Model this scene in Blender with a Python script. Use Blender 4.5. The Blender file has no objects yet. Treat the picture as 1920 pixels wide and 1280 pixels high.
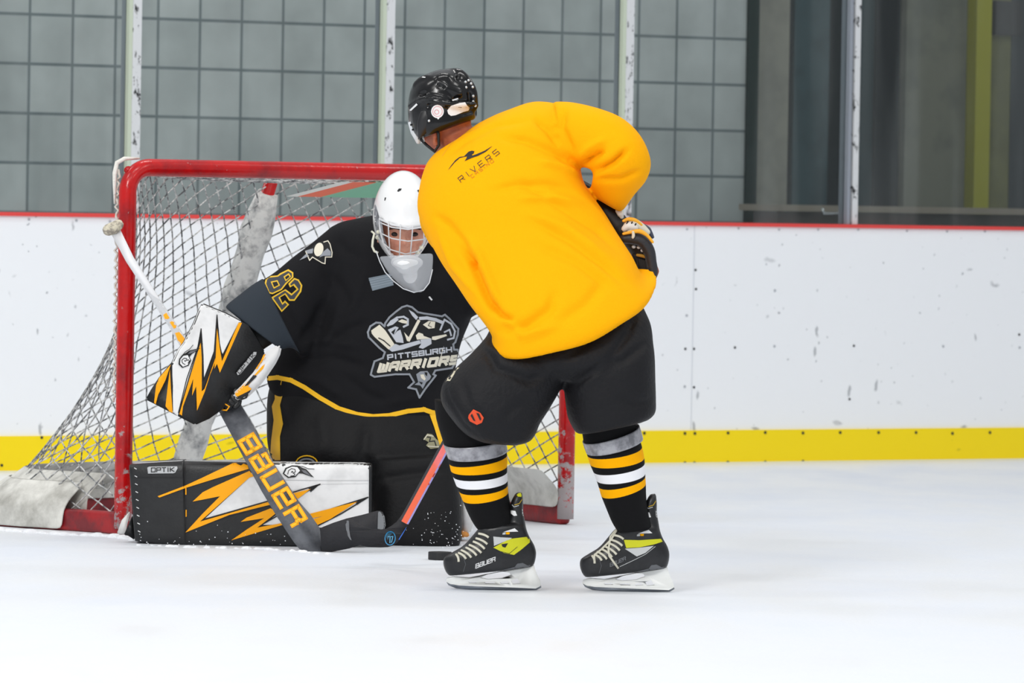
import bpy, bmesh, math, random
import numpy as np
from mathutils import Vector, Matrix
from mathutils.bvhtree import BVHTree
from mathutils.geometry import tessellate_polygon
random.seed(7)
rng = np.random.default_rng(7)
SC = bpy.context.scene
COL = SC.collection
# ------------------------------------------------------------------ camera (solved from the goal frame, boards and glass posts)
FPX = 11670.0; PIT = 0.0230; ROL = 0.0170; CH = 1.162
cP, sP, cR, sR = math.cos(PIT), math.sin(PIT), math.cos(ROL), math.sin(ROL)
right = Vector((1, 0, 0)); fwd = Vector((0, cP, -sP)); upv = Vector((0, sP, cP))
R_ = right * cR + upv * sR; U_ = -right * sR + upv * cR
cam = bpy.data.cameras.new('camera'); co = bpy.data.objects.new('camera', cam); COL.objects.link(co)
cam.sensor_width = 36; cam.lens = FPX / 1920 * 36; cam.clip_end = 200
m = Matrix((R_, U_, -fwd)).transposed().to_4x4(); m.translation = Vector((0, 0, CH)); co.matrix_world = m
cam.dof.use_dof = True; cam.dof.focus_distance = 19.4; cam.dof.aperture_fstop = 9.0
SC.camera = co
# ------------------------------------------------------------------ world, rink lights and an added front fill
w = bpy.data.worlds.new('world'); SC.world = w; w.use_nodes = True
w.node_tree.nodes['Background'].inputs[0].default_value = (0.93, 0.965, 1.0, 1)
w.node_tree.nodes['Background'].inputs[1].default_value = 0.5
def area(name, loc, size, energy, color=(1, .985, .96), target=None):
    l = bpy.data.lights.new(name, 'AREA'); l.shape = 'RECTANGLE'; l.size = size[0]; l.size_y = size[1]
    l.energy = energy; l.color = color
    o = bpy.data.objects.new(name, l); o.location = loc; COL.objects.link(o)
    d = (Vector(target) - Vector(loc)) if target else Vector((0, 0, -1))
    o.rotation_euler = d.to_track_quat('-Z', 'Y').to_euler()
    return o
for i in range(3):
    for j in range(3):
        area('rink_light', (-6 + 6 * i, 11 + 6.0 * j, 7.6), (2.4, .5), 98)
area('front_fill', (-5, 7, 7.5), (2.5, 2.5), 640, (1, .99, .97), (-.3, 20, .6))  # added fill from the camera side, brightens upright surfaces against the ice
vs = SC.view_settings; vs.view_transform = 'Standard'; vs.look = 'None'; vs.gamma = 1; vs.use_curve_mapping = False; vs.exposure = 0.05
# ------------------------------------------------------------------ picture measurements -> places
def ray(x, y):
    X, Y = x - 960, y - 640
    xr = X * cR + Y * sR; yr = -X * sR + Y * cR
    return right * (xr / FPX) + fwd + upv * (-yr / FPX)
CAMP = Vector((0, 0, CH))
def pt(x, y, Y):
    d = ray(x, y); return CAMP + d * (Y / d.y)
def ice(x, y, z=0.0):
    d = ray(x, y); return CAMP + d * ((z - CH) / d.z)
def px(P):
    v = P - CAMP; z = v.dot(fwd)
    return 960 + FPX * v.dot(R_) / z, 640 - FPX * v.dot(U_) / z
def onplane(x, y, P0, n):
    d = ray(x, y); return CAMP + d * ((P0 - CAMP).dot(n) / d.dot(n))
# ------------------------------------------------------------------ materials
def lin(c):
    return tuple((v / 255 / 12.92 if v / 255 <= .04045 else ((v / 255 + .055) / 1.055) ** 2.4) for v in c[:3]) + (1,)
MATS = {}
def mat(name, c, rough=.6, c2=None, ns=8, mixp=(.45, .6), bump=0, bs=200, metal=0, spec=.5, detail=4, sheen=0, coat=0, stretch=None, alpha=None):
    if name in MATS: return MATS[name]
    m = bpy.data.materials.new(name); m.use_nodes = True; nt = m.node_tree; b = nt.nodes['Principled BSDF']
    b.inputs['Base Color'].default_value = lin(c); b.inputs['Roughness'].default_value = rough
    b.inputs['Metallic'].default_value = metal; b.inputs['Specular IOR Level'].default_value = spec
    if coat: b.inputs['Coat Weight'].default_value = coat; b.inputs['Coat Roughness'].default_value = .08
    if sheen: b.inputs['Sheen Weight'].default_value = sheen
    if alpha is not None: b.inputs['Alpha'].default_value = alpha
    tc = nt.nodes.new('ShaderNodeTexCoord'); mp = nt.nodes.new('ShaderNodeMapping'); nt.links.new(tc.outputs['Object'], mp.inputs[0])
    if stretch: mp.inputs['Scale'].default_value = stretch
    if c2:
        n = nt.nodes.new('ShaderNodeTexNoise'); n.inputs['Scale'].default_value = ns; n.inputs['Detail'].default_value = detail
        n.inputs['Roughness'].default_value = .65
        r = nt.nodes.new('ShaderNodeMapRange'); r.inputs[1].default_value = mixp[0]; r.inputs[2].default_value = mixp[1]
        x = nt.nodes.new('ShaderNodeMix'); x.data_type = 'RGBA'
        x.inputs[6].default_value = lin(c); x.inputs[7].default_value = lin(c2)
        nt.links.new(mp.outputs[0], n.inputs['Vector']); nt.links.new(n.outputs[0], r.inputs[0]); nt.links.new(r.outputs[0], x.inputs[0])
        nt.links.new(x.outputs[2], b.inputs['Base Color'])
    if bump:
        n = nt.nodes.new('ShaderNodeTexNoise'); n.inputs['Scale'].default_value = bs; n.inputs['Detail'].default_value = 3
        q = nt.nodes.new('ShaderNodeBump'); q.inputs['Strength'].default_value = bump; q.inputs['Distance'].default_value = .01
        nt.links.new(mp.outputs[0], n.inputs['Vector']); nt.links.new(n.outputs[0], q.inputs['Height']); nt.links.new(q.outputs[0], b.inputs['Normal'])
    MATS[name] = m; return m
yellow = mat('yellow_jersey_knit', (255, 177, 0), .8, bump=.25, bs=420, spec=.12)
blackj = mat('black_jersey_knit', (22, 22, 25), .85, bump=.2, bs=420, spec=.2)
greyj = mat('charcoal_sleeve_panel', (47, 54, 62), .8, bump=.15, bs=400, spec=.2)
blackp = mat('black_pants_nylon', (23, 23, 26), .6, bump=.25, bs=90, spec=.22)
blackg = mat('goalie_pants_nylon', (19, 19, 21), .65, bump=.2, bs=90, spec=.25)
orange = mat('orange_graphic', (255, 172, 10), .5, spec=.3)
whitep = mat('white_pad_leather', (240, 240, 240), .4, (222, 222, 222), 6, bump=.05, bs=60)
blackpad = mat('black_pad_leather', (20, 21, 23), .42, (27, 28, 30), 14, bump=.1, bs=140)
redpaint = mat('red_goal_paint', (196, 13, 15), .22, (140, 18, 26), 9, (.45, .75), bump=.08, bs=60)
cream = mat('cream_lace', (218, 214, 196), .8)
steel = mat('skate_steel', (150, 155, 162), .25, metal=.9)
blackpl = mat('gloss_black_plastic', (14, 14, 16), .2, spec=.4)
mblack = mat('matte_black', (18, 18, 20), .6)
whitepl = mat('white_holder_plastic', (240, 241, 238), .35)
skin_b = mat('skin_brown', (176, 96, 62), .5, (160, 82, 52), 30)
skin_l = mat('skin_light', (236, 172, 146), .5, (220, 150, 126), 30)
# ------------------------------------------------------------------ objects
def E(name, label=None, cat=None, group=None, loc=(0, 0, 0), kind=None, parent=None):
    o = bpy.data.objects.new(name, None); COL.objects.link(o); o.location = loc; o.empty_display_size = .1
    if parent: o.parent = parent
    return tag(o, label, cat, group, kind)
def tag(o, label=None, cat=None, group=None, kind=None):
    if label: o['label'] = label
    if cat: o['category'] = cat
    if group: o['group'] = group
    if kind: o['kind'] = kind
    return o
def link(name, me, mats, parent=None, smooth=True):
    if not isinstance(mats, (list, tuple)): mats = [mats]
    for mm in mats: me.materials.append(mm)
    if smooth: me.polygons.foreach_set('use_smooth', [True] * len(me.polygons))
    o = bpy.data.objects.new(name, me); COL.objects.link(o)
    if parent:
        o.parent = parent
        if parent.type == 'EMPTY': o.matrix_parent_inverse = Matrix.Translation(-parent.location)
    return o
def mesh(name, V, F):
    me = bpy.data.meshes.new(name); me.from_pydata([tuple(v) for v in V], [], F); me.update(); return me
def cr(p0, p1, p2, p3, t):
    return .5 * ((2 * p1) + (-p0 + p2) * t + (2 * p0 - 5 * p1 + 4 * p2 - p3) * t * t + (-p0 + 3 * p1 - 3 * p2 + p3) * t ** 3)
def loftdata(secs, n=40, ex=2.2, sub=5, caps=(1, 1), z0=None):
    """rings from left/right picture edges, a distance and a real thickness. sec: (Lx,Ly,Rx,Ry,Y,th[,bx,by])"""
    A = []
    for s in secs:
        Y = s[4]; YL, YR = Y if isinstance(Y, tuple) else (Y, Y)
        L = pt(s[0], s[1], YL); R = pt(s[2], s[3], YR); C = (L + R) / 2; a = (R - L) / 2
        k = C.y / FPX; b = Vector((0, -s[5], 0))
        if len(s) > 6: b += Vector((s[6] * k, 0, -s[7] * k))
        A.append(np.array(list(C) + list(a) + list(b)))
    P = []
    for i in range(len(A) - 1):
        p0 = A[max(i - 1, 0)]; p3 = A[min(i + 2, len(A) - 1)]
        for j in range(sub): P.append(cr(p0, A[i], A[i + 1], p3, j / sub))
    P.append(A[-1])
    th = np.arange(n) / n * 2 * math.pi
    c = np.sign(np.cos(th)) * np.abs(np.cos(th)) ** (2 / ex); s_ = np.sign(np.sin(th)) * np.abs(np.sin(th)) ** (2 / ex)
    V = []
    for p in P: V.append(p[None, :3] + c[:, None] * p[None, 3:6] + s_[:, None] * p[None, 6:9])
    V = np.concatenate(V); F = []
    nr = len(P)
    for i in range(nr - 1):
        for j in range(n):
            k = (j + 1) % n; F.append((i * n + j, i * n + k, (i + 1) * n + k, (i + 1) * n + j))
    V = [tuple(v) for v in V]
    if caps[0]:
        V.append(tuple(P[0][:3])); q = len(V) - 1
        for j in range(n): F.append((q, (j + 1) % n, j))
    if caps[1]:
        V.append(tuple(P[-1][:3])); q = len(V) - 1; b0 = (nr - 1) * n
        for j in range(n): F.append((q, b0 + j, b0 + (j + 1) % n))
    return V, F
def fixn(me):
    bm = bmesh.new(); bm.from_mesh(me); bmesh.ops.recalc_face_normals(bm, faces=bm.faces); bm.to_mesh(me); bm.free(); return me
def capsdata(pts, rad, n=20, sub=4):
    """a tapered limb through 3D joints"""
    pts = [np.array(p, float) for p in pts]; P = []; Rr = []
    for i in range(len(pts) - 1):
        p0 = pts[max(i - 1, 0)]; p3 = pts[min(i + 2, len(pts) - 1)]
        for j in range(sub):
            t = j / sub; P.append(cr(p0, pts[i], pts[i + 1], p3, t)); Rr.append(rad[i] * (1 - t) + rad[i + 1] * t)
    P.append(pts[-1]); Rr.append(rad[-1])
    d0 = P[0] - P[1]; d0 /= np.linalg.norm(d0) + 1e-9; d1 = P[-1] - P[-2]; d1 /= np.linalg.norm(d1) + 1e-9
    r0, r1 = Rr[0], Rr[-1]; cs = ((.97, .2), (.75, .62), (.4, .9))
    pre = [(P[0] + d0 * r0 * b, r0 * a) for a, b in cs][::-1]; post = [(P[-1] + d1 * r1 * b, r1 * a) for a, b in cs]
    seq = pre + list(zip(P, Rr)) + post
    V = []; F = []; up = None
    for i, (p, r) in enumerate(seq):
        t = (seq[min(i + 1, len(seq) - 1)][0] - seq[max(i - 1, 0)][0]); t = t / (np.linalg.norm(t) + 1e-9)
        if up is None: up = np.cross(t, [0.3, .9, .2]); up /= np.linalg.norm(up)
        up = up - t * np.dot(up, t); up /= np.linalg.norm(up) + 1e-9; sd = np.cross(t, up)
        for j in range(n):
            a = j / n * 2 * math.pi; V.append(tuple(p + r * (math.cos(a) * up + math.sin(a) * sd)))
    m_ = len(seq)
    for i in range(m_ - 1):
        for j in range(n):
            k = (j + 1) % n; F.append((i * n + j, i * n + k, (i + 1) * n + k, (i + 1) * n + j))
    F.append(tuple(range(n))[::-1]); F.append(tuple((m_ - 1) * n + j for j in range(n)))
    return V, F
def tubedata(pts, r, n=8, closed=False, cap=True):
    pts = [Vector(p) for p in pts]; V = []; F = []; up = None; N = len(pts)
    rr = r if isinstance(r, (list, tuple)) else [r] * N
    for i, p in enumerate(pts):
        a = pts[(i - 1) % N] if closed else pts[max(i - 1, 0)]; b = pts[(i + 1) % N] if closed else pts[min(i + 1, N - 1)]
        t = (b - a).normalized()
        if up is None: up = t.cross(Vector((.31, .2, .93)).normalized()).normalized()
        up = (up - t * up.dot(t)).normalized(); sd = t.cross(up)
        for j in range(n):
            g = 2 * math.pi * j / n; V.append(p + (up * math.cos(g) + sd * math.sin(g)) * rr[i])
    for i in range(N if closed else N - 1):
        i2 = (i + 1) % N
        for j in range(n):
            k = (j + 1) % n; F.append((i * n + j, i * n + k, i2 * n + k, i2 * n + j))
    if cap and not closed: F.append(tuple(range(n))[::-1]); F.append(tuple((N - 1) * n + j for j in range(n)))
    return V, F
def join(*ds):
    V = []; F = []
    for v, f in ds:
        o = len(V); V += [tuple(q) for q in v]; F += [tuple(i + o for i in g) for g in f]
    return V, F
def boxdata(c, s, rot=None):
    V = [Vector((x * s[0] / 2, y * s[1] / 2, z * s[2] / 2)) for x in (-1, 1) for y in (-1, 1) for z in (-1, 1)]
    if rot is not None: V = [rot @ v for v in V]
    V = [v + Vector(c) for v in V]
    return V, [(0, 1, 3, 2), (4, 6, 7, 5), (0, 4, 5, 1), (2, 3, 7, 6), (0, 2, 6, 4), (1, 5, 7, 3)]
def elldata(c, r, seg=20, rings=12, rot=None):
    V = []; F = []
    for i in range(rings + 1):
        a = math.pi * i / rings
        for j in range(seg):
            b = 2 * math.pi * j / seg; v = Vector((r[0] * math.sin(a) * math.cos(b), r[1] * math.sin(a) * math.sin(b), r[2] * math.cos(a)))
            if rot is not None: v = rot @ v
            V.append(v + Vector(c))
    for i in range(rings):
        for j in range(seg):
            k = (j + 1) % seg; F.append((i * seg + j, (i + 1) * seg + j, (i + 1) * seg + k, i * seg + k))
    return V, F
def weld(me, d=1e-5):
    bm = bmesh.new(); bm.from_mesh(me); bmesh.ops.remove_doubles(bm, verts=bm.verts, dist=d)
    bmesh.ops.recalc_face_normals(bm, faces=bm.faces); bm.to_mesh(me); bm.free(); return me
def baked(me, mods):
    o = bpy.data.objects.new('tmp', me); COL.objects.link(o)
    for typ, kw in mods:
        md = o.modifiers.new('m', typ)
        for k, v in kw.items(): setattr(md, k, v)
    dg = bpy.context.evaluated_depsgraph_get(); dg.update()
    r = bpy.data.meshes.new_from_object(o.evaluated_get(dg)); bpy.data.objects.remove(o); return r
def blob(data, vox=.006, smooth=6):
    me = weld(mesh('b', *data))
    return baked(me, [('REMESH', dict(mode='VOXEL', voxel_size=vox)), ('SMOOTH', dict(factor=.5, iterations=smooth))])
def coords(me):
    a = np.empty(len(me.vertices) * 3); me.vertices.foreach_get('co', a); return a.reshape(-1, 3)
def norms(me):
    a = np.empty(len(me.vertices) * 3); me.vertex_normals.foreach_get('vector', a); return a.reshape(-1, 3)
nfwd, nR, nU = np.array(fwd), np.array(R_), np.array(U_)
def pxn(V):
    q = V - np.array(CAMP); z = q @ nfwd
    return 960 + FPX * (q @ nR) / z, 640 - FPX * (q @ nU) / z
def folds(me, lines, both=False):
    """cloth folds: each (points, width px, height m) raises or sinks a rounded crest along a line over the cloth"""
    V = coords(me); N = norms(me); X, Y = pxn(V); D = np.zeros(len(V))
    face = np.clip(-(N @ nfwd) * 2.0, 0, 1) if not both else 1
    for ptsl, wd, am in lines:
        best = np.full(len(V), 1e9); tt = np.zeros(len(V)); n = len(ptsl) - 1
        L = [math.dist(ptsl[i], ptsl[i + 1]) for i in range(n)]; tot = sum(L); acc = 0
        for i in range(n):
            ax, ay = ptsl[i]; bx, by = ptsl[i + 1]; dx, dy = bx - ax, by - ay; l2 = dx * dx + dy * dy
            t = np.clip(((X - ax) * dx + (Y - ay) * dy) / l2, 0, 1); d = np.hypot(X - ax - t * dx, Y - ay - t * dy)
            mk = d < best; best = np.where(mk, d, best); tt = np.where(mk, (acc + t * L[i]) / tot, tt); acc += L[i]
        env = np.clip(np.minimum(tt, 1 - tt) * 4 + .05, 0, 1)
        D += am * np.exp(-(best / wd) ** 2) * env
    V = V + N * (D * face)[:, None]; me.vertices.foreach_set('co', V.ravel()); me.update(); return me
def wobble(me, amp, sc, seed=0):
    V = coords(me); N = norms(me); r = np.random.default_rng(seed); D = np.zeros(len(V))
    for k in range(9):
        f = r.normal(size=3) * sc; D += np.sin(V @ f + r.uniform(0, 6.28)) / 3
    V = V + N * (D * amp)[:, None]; me.vertices.foreach_set('co', V.ravel()); me.update(); return me
# ------------------------------------------------------------------ flat marks laid on a curved surface
def bvh(*objs):
    V = []; F = []
    for o in objs:
        me = o if isinstance(o, bpy.types.Mesh) else o.data
        b = len(V); V += [tuple(v.co) for v in me.vertices]; F += [tuple(i + b for i in p.vertices) for p in me.polygons]
    return BVHTree.FromPolygons(V, F)
def subdiv2d(polys, step):
    bm = bmesh.new()
    for P in polys:
        loops = P if isinstance(P[0][0], (tuple, list)) else [P]
        tri = tessellate_polygon([[Vector((a, b, 0)) for a, b in l] for l in loops])
        vs_ = [bm.verts.new((a, b, 0)) for l in loops for a, b in l]
        for t in tri:
            try: bm.faces.new([vs_[i] for i in t])
            except ValueError: pass
    for _ in range(7):
        es = [e for e in bm.edges if e.calc_length() > step]
        if not es: break
        bmesh.ops.subdivide_edges(bm, edges=es, cuts=1)
        bmesh.ops.triangulate(bm, faces=[f for f in bm.faces if len(f.verts) > 3])
    me = bpy.data.meshes.new('d'); bm.to_mesh(me); bm.free(); return me
def decal(name, polys, m, tree, parent, off=.0015, step=6, label=None, Yd=None, bulge=0):
    me = subdiv2d(polys, step); bm = bmesh.new(); bm.from_mesh(me); last = Yd; miss = []
    for v in bm.verts:
        d = ray(v.co.x, v.co.y).normalized(); h = tree.ray_cast(CAMP, d)
        if h[0] is None: miss.append((v, d)); continue
        v.co = h[0] - d * off; last = v.co.y
    for v, d in miss:
        if Yd is None:
            h = tree.find_nearest(CAMP + d * ((last or 19) / d.y)); v.co = h[0] - d * off
        else: v.co = CAMP + d * (Yd / d.y)
    bm.normal_update()
    for f in bm.faces:
        if f.normal.dot(fwd) > 0: f.normal_flip()
    bm.to_mesh(me); bm.free(); me.update()
    o = link(name, me, m, parent)
    if label: o['label'] = label
    return o
def ribbon(pts, wd, closed=False):
    """line of even width as polygons"""
    out = []; n = len(pts)
    for i in range(n if closed else n - 1):
        a = Vector(pts[i]); b = Vector(pts[(i + 1) % n]); t = b - a
        if t.length < 1e-6: continue
        t.normalize(); s = Vector((-t.y, t.x)) * wd / 2; e = t * wd / 2 * .8
        out.append([tuple(a - e + s), tuple(b + e + s), tuple(b + e - s), tuple(a - e - s)])
    return out
def z(pts, ox, oy, sc):
    return [(ox + x / sc, oy + y / sc) for x, y in pts]
def ell(cx, cy, rx, ry, a=0, n=20):
    return [(cx + rx * math.cos(t) * math.cos(a) - ry * math.sin(t) * math.sin(a), cy + rx * math.cos(t) * math.sin(a) + ry * math.sin(t) * math.cos(a)) for t in [2 * math.pi * k / n for k in range(n)]]
GL = {'A': ([(0, 0), (0, 5), (1, 6), (4, 6), (4, 0)], [(0, 2.6), (4, 2.6)]), 'a': ([(.6, 5), (.6, 6), (4, 6), (4, 0), (0, 0), (0, 3), (4, 3)],),
      'B': ([(0, 0), (0, 6), (4, 6), (4, 3.4), (3.4, 3), (4, 2.6), (4, 0), (0, 0)], [(0, 3), (3.4, 3)]), 'C': ([(4, 6), (0, 6), (0, 0), (4, 0)],),
      'E': ([(4, 6), (0, 6), (0, 0), (4, 0)], [(0, 3), (3.4, 3)]), 'e': ([(0, 3), (4, 3), (4, 6), (0, 6), (0, 0), (4, 0)],),
      'G': ([(4, 6), (0, 6), (0, 0), (4, 0), (4, 3), (2.2, 3)],), 'H': ([(0, 0), (0, 6)], [(4, 0), (4, 6)], [(0, 3), (4, 3)]), 'I': ([(2, 0), (2, 6)],),
      'K': ([(0, 0), (0, 6)], [(4, 6), (.6, 3), (4, 0)]), 'N': ([(0, 0), (0, 6), (4, 0), (4, 6)],), 'n': ([(0, 0), (0, 6), (3.3, 6), (4, 5), (4, 0)],),
      'O': ([(0, 0), (0, 6), (4, 6), (4, 0), (0, 0)],), 'P': ([(0, 0), (0, 6), (4, 6), (4, 2.6), (0, 2.6)],), 'R': ([(0, 0), (0, 6), (4, 6), (4, 2.8), (0, 2.8)], [(2.2, 2.8), (4, 0)]),
      'r': ([(0, 0), (0, 6), (4, 6), (4, 4), (3, 3), (4, 2), (4, 0)], [(0, 3), (3, 3)]), 'S': ([(4, 6), (0, 6), (0, 3), (4, 3), (4, 0), (0, 0)],), 'T': ([(2, 0), (2, 6)], [(0, 6), (4, 6)]),
      'U': ([(0, 6), (0, 0), (4, 0), (4, 6)],), 'V': ([(0, 6), (2, 0), (4, 6)],), 'W': ([(0, 6), (0, 0), (4, 0), (4, 6)], [(2, 0), (2, 5)]),
      '8': ([(0, 0), (0, 2.6), (.6, 3), (0, 3.4), (0, 6), (4, 6), (4, 3.4), (3.4, 3), (4, 2.6), (4, 0), (0, 0)], [(.6, 3), (3.4, 3)]), '2': ([(0, 5), (.8, 6), (3.3, 6), (4, 5.2), (4, 4), (0, 1), (0, 0), (4, 0)],),
      '7': ([(0, 6), (4, 6), (1.5, 0)],), ' ': ()}
def text(s, p0, p1, up, wt=.9, gap=1.9, slant=0, narrow={'I': 1.4}):
    """block letters from picture point p0 to p1 along the baseline; up = picture vector of letter height"""
    ws = [narrow.get(c, 4) for c in s]; tot = sum(ws) + gap * (len(s) - 1); ax = (Vector(p1) - Vector(p0)) / tot; ay = Vector(up) / 6; P0 = Vector(p0); x = 0; out = []
    for c, wc in zip(s, ws):
        sh = (x - (2 - wc / 2))
        for line in GL[c]:
            q = [tuple(P0 + ax * (sh + a + b * slant) + ay * b) for a, b in line]
            u = (ax.length + ay.length) / 2
            out += ribbon(q, wt * u, False)
        x += wc + gap
    return out
def plate(polys, Y, t, bevel=0.0, fn=None):
    """solid plate of real thickness with the outline given at distance Y (or Y=function(x,y))"""
    loops = polys if isinstance(polys[0][0], (tuple, list)) else [polys]
    g = Y if callable(Y) else (lambda a, b: Y)
    V = []; F = []; base = []
    for l in loops:
        b0 = len(base); base += l
    n = len(base); tri = tessellate_polygon([[Vector((a, b, 0)) for a, b in l] for l in loops])
    V = [pt(a, b, g(a, b)) for a, b in base] + [pt(a, b, g(a, b)) + Vector((0, t, 0)) for a, b in base]
    for q in tri: F.append(tuple(q)); F.append(tuple(i + n for i in q[::-1]))
    o = 0
    for l in loops:
        k = len(l)
        for i in range(k):
            a, b = o + i, o + (i + 1) % k; F.append((a, b, b + n, a + n))
        o += k
    me = fixn(mesh('pl', V, F))
    if bevel:
        bm = bmesh.new(); bm.from_mesh(me)
        bmesh.ops.dissolve_limit(bm, angle_limit=.02, verts=bm.verts, edges=bm.edges)
        es = [e for e in bm.edges if len(e.link_faces) == 2 and e.calc_face_angle(0) > .5]
        try: bmesh.ops.bevel(bm, geom=es, offset=bevel, segments=2, affect='EDGES', clamp_overlap=True)
        except Exception: pass
        bm.to_mesh(me); bm.free()
    return me
# ================================================================== SETTING
# ---- ice
def ice_mat():
    m = bpy.data.materials.new('rink_ice'); m.use_nodes = True; nt = m.node_tree; b = nt.nodes['Principled BSDF']
    tc = nt.nodes.new('ShaderNodeTexCoord'); mp = nt.nodes.new('ShaderNodeMapping'); mp.inputs['Scale'].default_value = (1.0, .35, 1); mp.inputs['Rotation'].default_value = (0, 0, .15)
    nt.links.new(tc.outputs['Object'], mp.inputs[0])
    n = nt.nodes.new('ShaderNodeTexNoise'); n.inputs['Scale'].default_value = 2.6; n.inputs['Detail'].default_value = 5; nt.links.new(mp.outputs[0], n.inputs['Vector'])
    r = nt.nodes.new('ShaderNodeMapRange'); r.inputs[1].default_value = .35; r.inputs[2].default_value = .7; nt.links.new(n.outputs[0], r.inputs[0])
    x = nt.nodes.new('ShaderNodeMix'); x.data_type = 'RGBA'; x.inputs[6].default_value = lin((237, 240, 244)); x.inputs[7].default_value = lin((226, 231, 240))
    nt.links.new(r.outputs[0], x.inputs[0]); nt.links.new(x.outputs[2], b.inputs['Base Color'])
    r2 = nt.nodes.new('ShaderNodeMapRange'); r2.inputs[1].default_value = .3; r2.inputs[2].default_value = .7; r2.inputs[3].default_value = .38; r2.inputs[4].default_value = .62
    nt.links.new(n.outputs[0], r2.inputs[0]); nt.links.new(r2.outputs[0], b.inputs['Roughness']); b.inputs['Specular IOR Level'].default_value = .3
    n2 = nt.nodes.new('ShaderNodeTexNoise'); n2.inputs['Scale'].default_value = 60; n2.inputs['Detail'].default_value = 6; nt.links.new(tc.outputs['Object'], n2.inputs['Vector'])
    q = nt.nodes.new('ShaderNodeBump'); q.inputs['Strength'].default_value = .25; q.inputs['Distance'].default_value = .008
    nt.links.new(n2.outputs[0], q.inputs['Height']); nt.links.new(q.outputs[0], b.inputs['Normal']); return m
o = link('floor', mesh('floor', *boxdata((0, 22, -.05), (60, 60, .1))), ice_mat(), None, False); tag(o, kind='structure')
# ---- boards
BE = math.radians(34.3); BD = Vector((math.cos(BE), math.sin(BE), 0)); BN = Vector((-math.sin(BE), math.cos(BE), 0)); BO = Vector((0, 27.02, 0))
BF = Matrix((BD, BN, Vector((0, 0, 1)))).transposed()
def bx_board(name, t0, t1, d0, d1, z0, z1, m, parent=None, kind='structure', smooth=False):
    """box in the frame of the boards: along, behind, up"""
    me = mesh(name, *boxdata(((t0 + t1) / 2, (d0 + d1) / 2, (z0 + z1) / 2), (t1 - t0, d1 - d0, z1 - z0)))
    for mm in [m]: me.materials.append(mm)
    o = bpy.data.objects.new(name, me); COL.objects.link(o)
    o.matrix_world = Matrix.Translation(BO) @ BF.to_4x4()
    if parent: o.parent = parent; o.matrix_parent_inverse = parent.matrix_world.inverted()
    if kind: o['kind'] = kind
    return o
def board_mat(name, c, marks=True, dirt=None):
    m = bpy.data.materials.new(name); m.use_nodes = True; nt = m.node_tree; b = nt.nodes['Principled BSDF']; b.inputs['Roughness'].default_value = .35; b.inputs['Specular IOR Level'].default_value = .35
    tc = nt.nodes.new('ShaderNodeTexCoord'); cur = None
    rgb = nt.nodes.new('ShaderNodeRGB'); rgb.outputs[0].default_value = lin(c); cur = rgb.outputs[0]
    def layer(cur, scale, sc3, rot, thr, col, amt, big=1.3, w=.045):
        mp = nt.nodes.new('ShaderNodeMapping'); mp.inputs['Scale'].default_value = sc3; mp.inputs['Rotation'].default_value = rot
        dn = nt.nodes.new('ShaderNodeTexNoise'); dn.inputs['Scale'].default_value = 14; dn.inputs['Detail'].default_value = 3; nt.links.new(tc.outputs['Object'], dn.inputs['Vector'])
        ad = nt.nodes.new('ShaderNodeVectorMath'); ad.operation = 'MULTIPLY_ADD'; ad.inputs[1].default_value = (.05, .05, .05)
        nt.links.new(dn.outputs['Color'], ad.inputs[0]); nt.links.new(tc.outputs['Object'], ad.inputs[2]); nt.links.new(ad.outputs[0], mp.inputs[0])
        v = nt.nodes.new('ShaderNodeTexVoronoi'); v.voronoi_dimensions = '3D'; v.inputs['Scale'].default_value = scale; nt.links.new(mp.outputs[0], v.inputs['Vector'])
        sp = nt.nodes.new('ShaderNodeSeparateColor'); nt.links.new(v.outputs['Color'], sp.inputs[0])
        r1 = nt.nodes.new('ShaderNodeMapRange'); r1.inputs[1].default_value = thr; r1.inputs[2].default_value = 1; r1.inputs[3].default_value = 0; r1.inputs[4].default_value = w * 4; nt.links.new(sp.outputs[0], r1.inputs[0])
        lt = nt.nodes.new('ShaderNodeMath'); lt.operation = 'SUBTRACT'; nt.links.new(r1.outputs[0], lt.inputs[0]); nt.links.new(v.outputs['Distance'], lt.inputs[1])
        r2 = nt.nodes.new('ShaderNodeMapRange'); r2.inputs[1].default_value = 0; r2.inputs[2].default_value = w * 1.5; r2.inputs[3].default_value = 0; r2.inputs[4].default_value = amt; nt.links.new(lt.outputs[0], r2.inputs[0])
        ng = nt.nodes.new('ShaderNodeTexNoise'); ng.inputs['Scale'].default_value = big; nt.links.new(tc.outputs['Object'], ng.inputs['Vector'])
        r3 = nt.nodes.new('ShaderNodeMapRange'); r3.inputs[1].default_value = .32; r3.inputs[2].default_value = .52; nt.links.new(ng.outputs[0], r3.inputs[0])
        ml = nt.nodes.new('ShaderNodeMath'); ml.operation = 'MULTIPLY'; nt.links.new(r2.outputs[0], ml.inputs[0]); nt.links.new(r3.outputs[0], ml.inputs[1])
        x = nt.nodes.new('ShaderNodeMix'); x.data_type = 'RGBA'; nt.links.new(ml.outputs[0], x.inputs[0]); nt.links.new(cur, x.inputs[6]); x.inputs[7].default_value = lin(col); return x.outputs[2]
    if marks:
        cur = layer(cur, 9, (.55, 1, 1.2), (0, .5, 0), .34, (118, 122, 128), .6, 1.3, .05)
        cur = layer(cur, 11, (1.3, 1, .5), (0, -.4, 0), .4, (125, 130, 136), .6, 1.3, .048)
        cur = layer(cur, 24, (1, 1, 1), (0, .9, 0), .5, (140, 144, 150), .7, 2.2)
    if dirt:
        cur = layer(cur, 16, (.4, 1, 1.3), (0, 0, 0), .6, dirt, .6, 1.0)
    nt.links.new(cur, b.inputs['Base Color']); return m
BM = board_mat('white_dasher_panel', (244, 246, 249)); KM = board_mat('yellow_kick_plastic', (252, 222, 0), False, (150, 135, 20))
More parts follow.
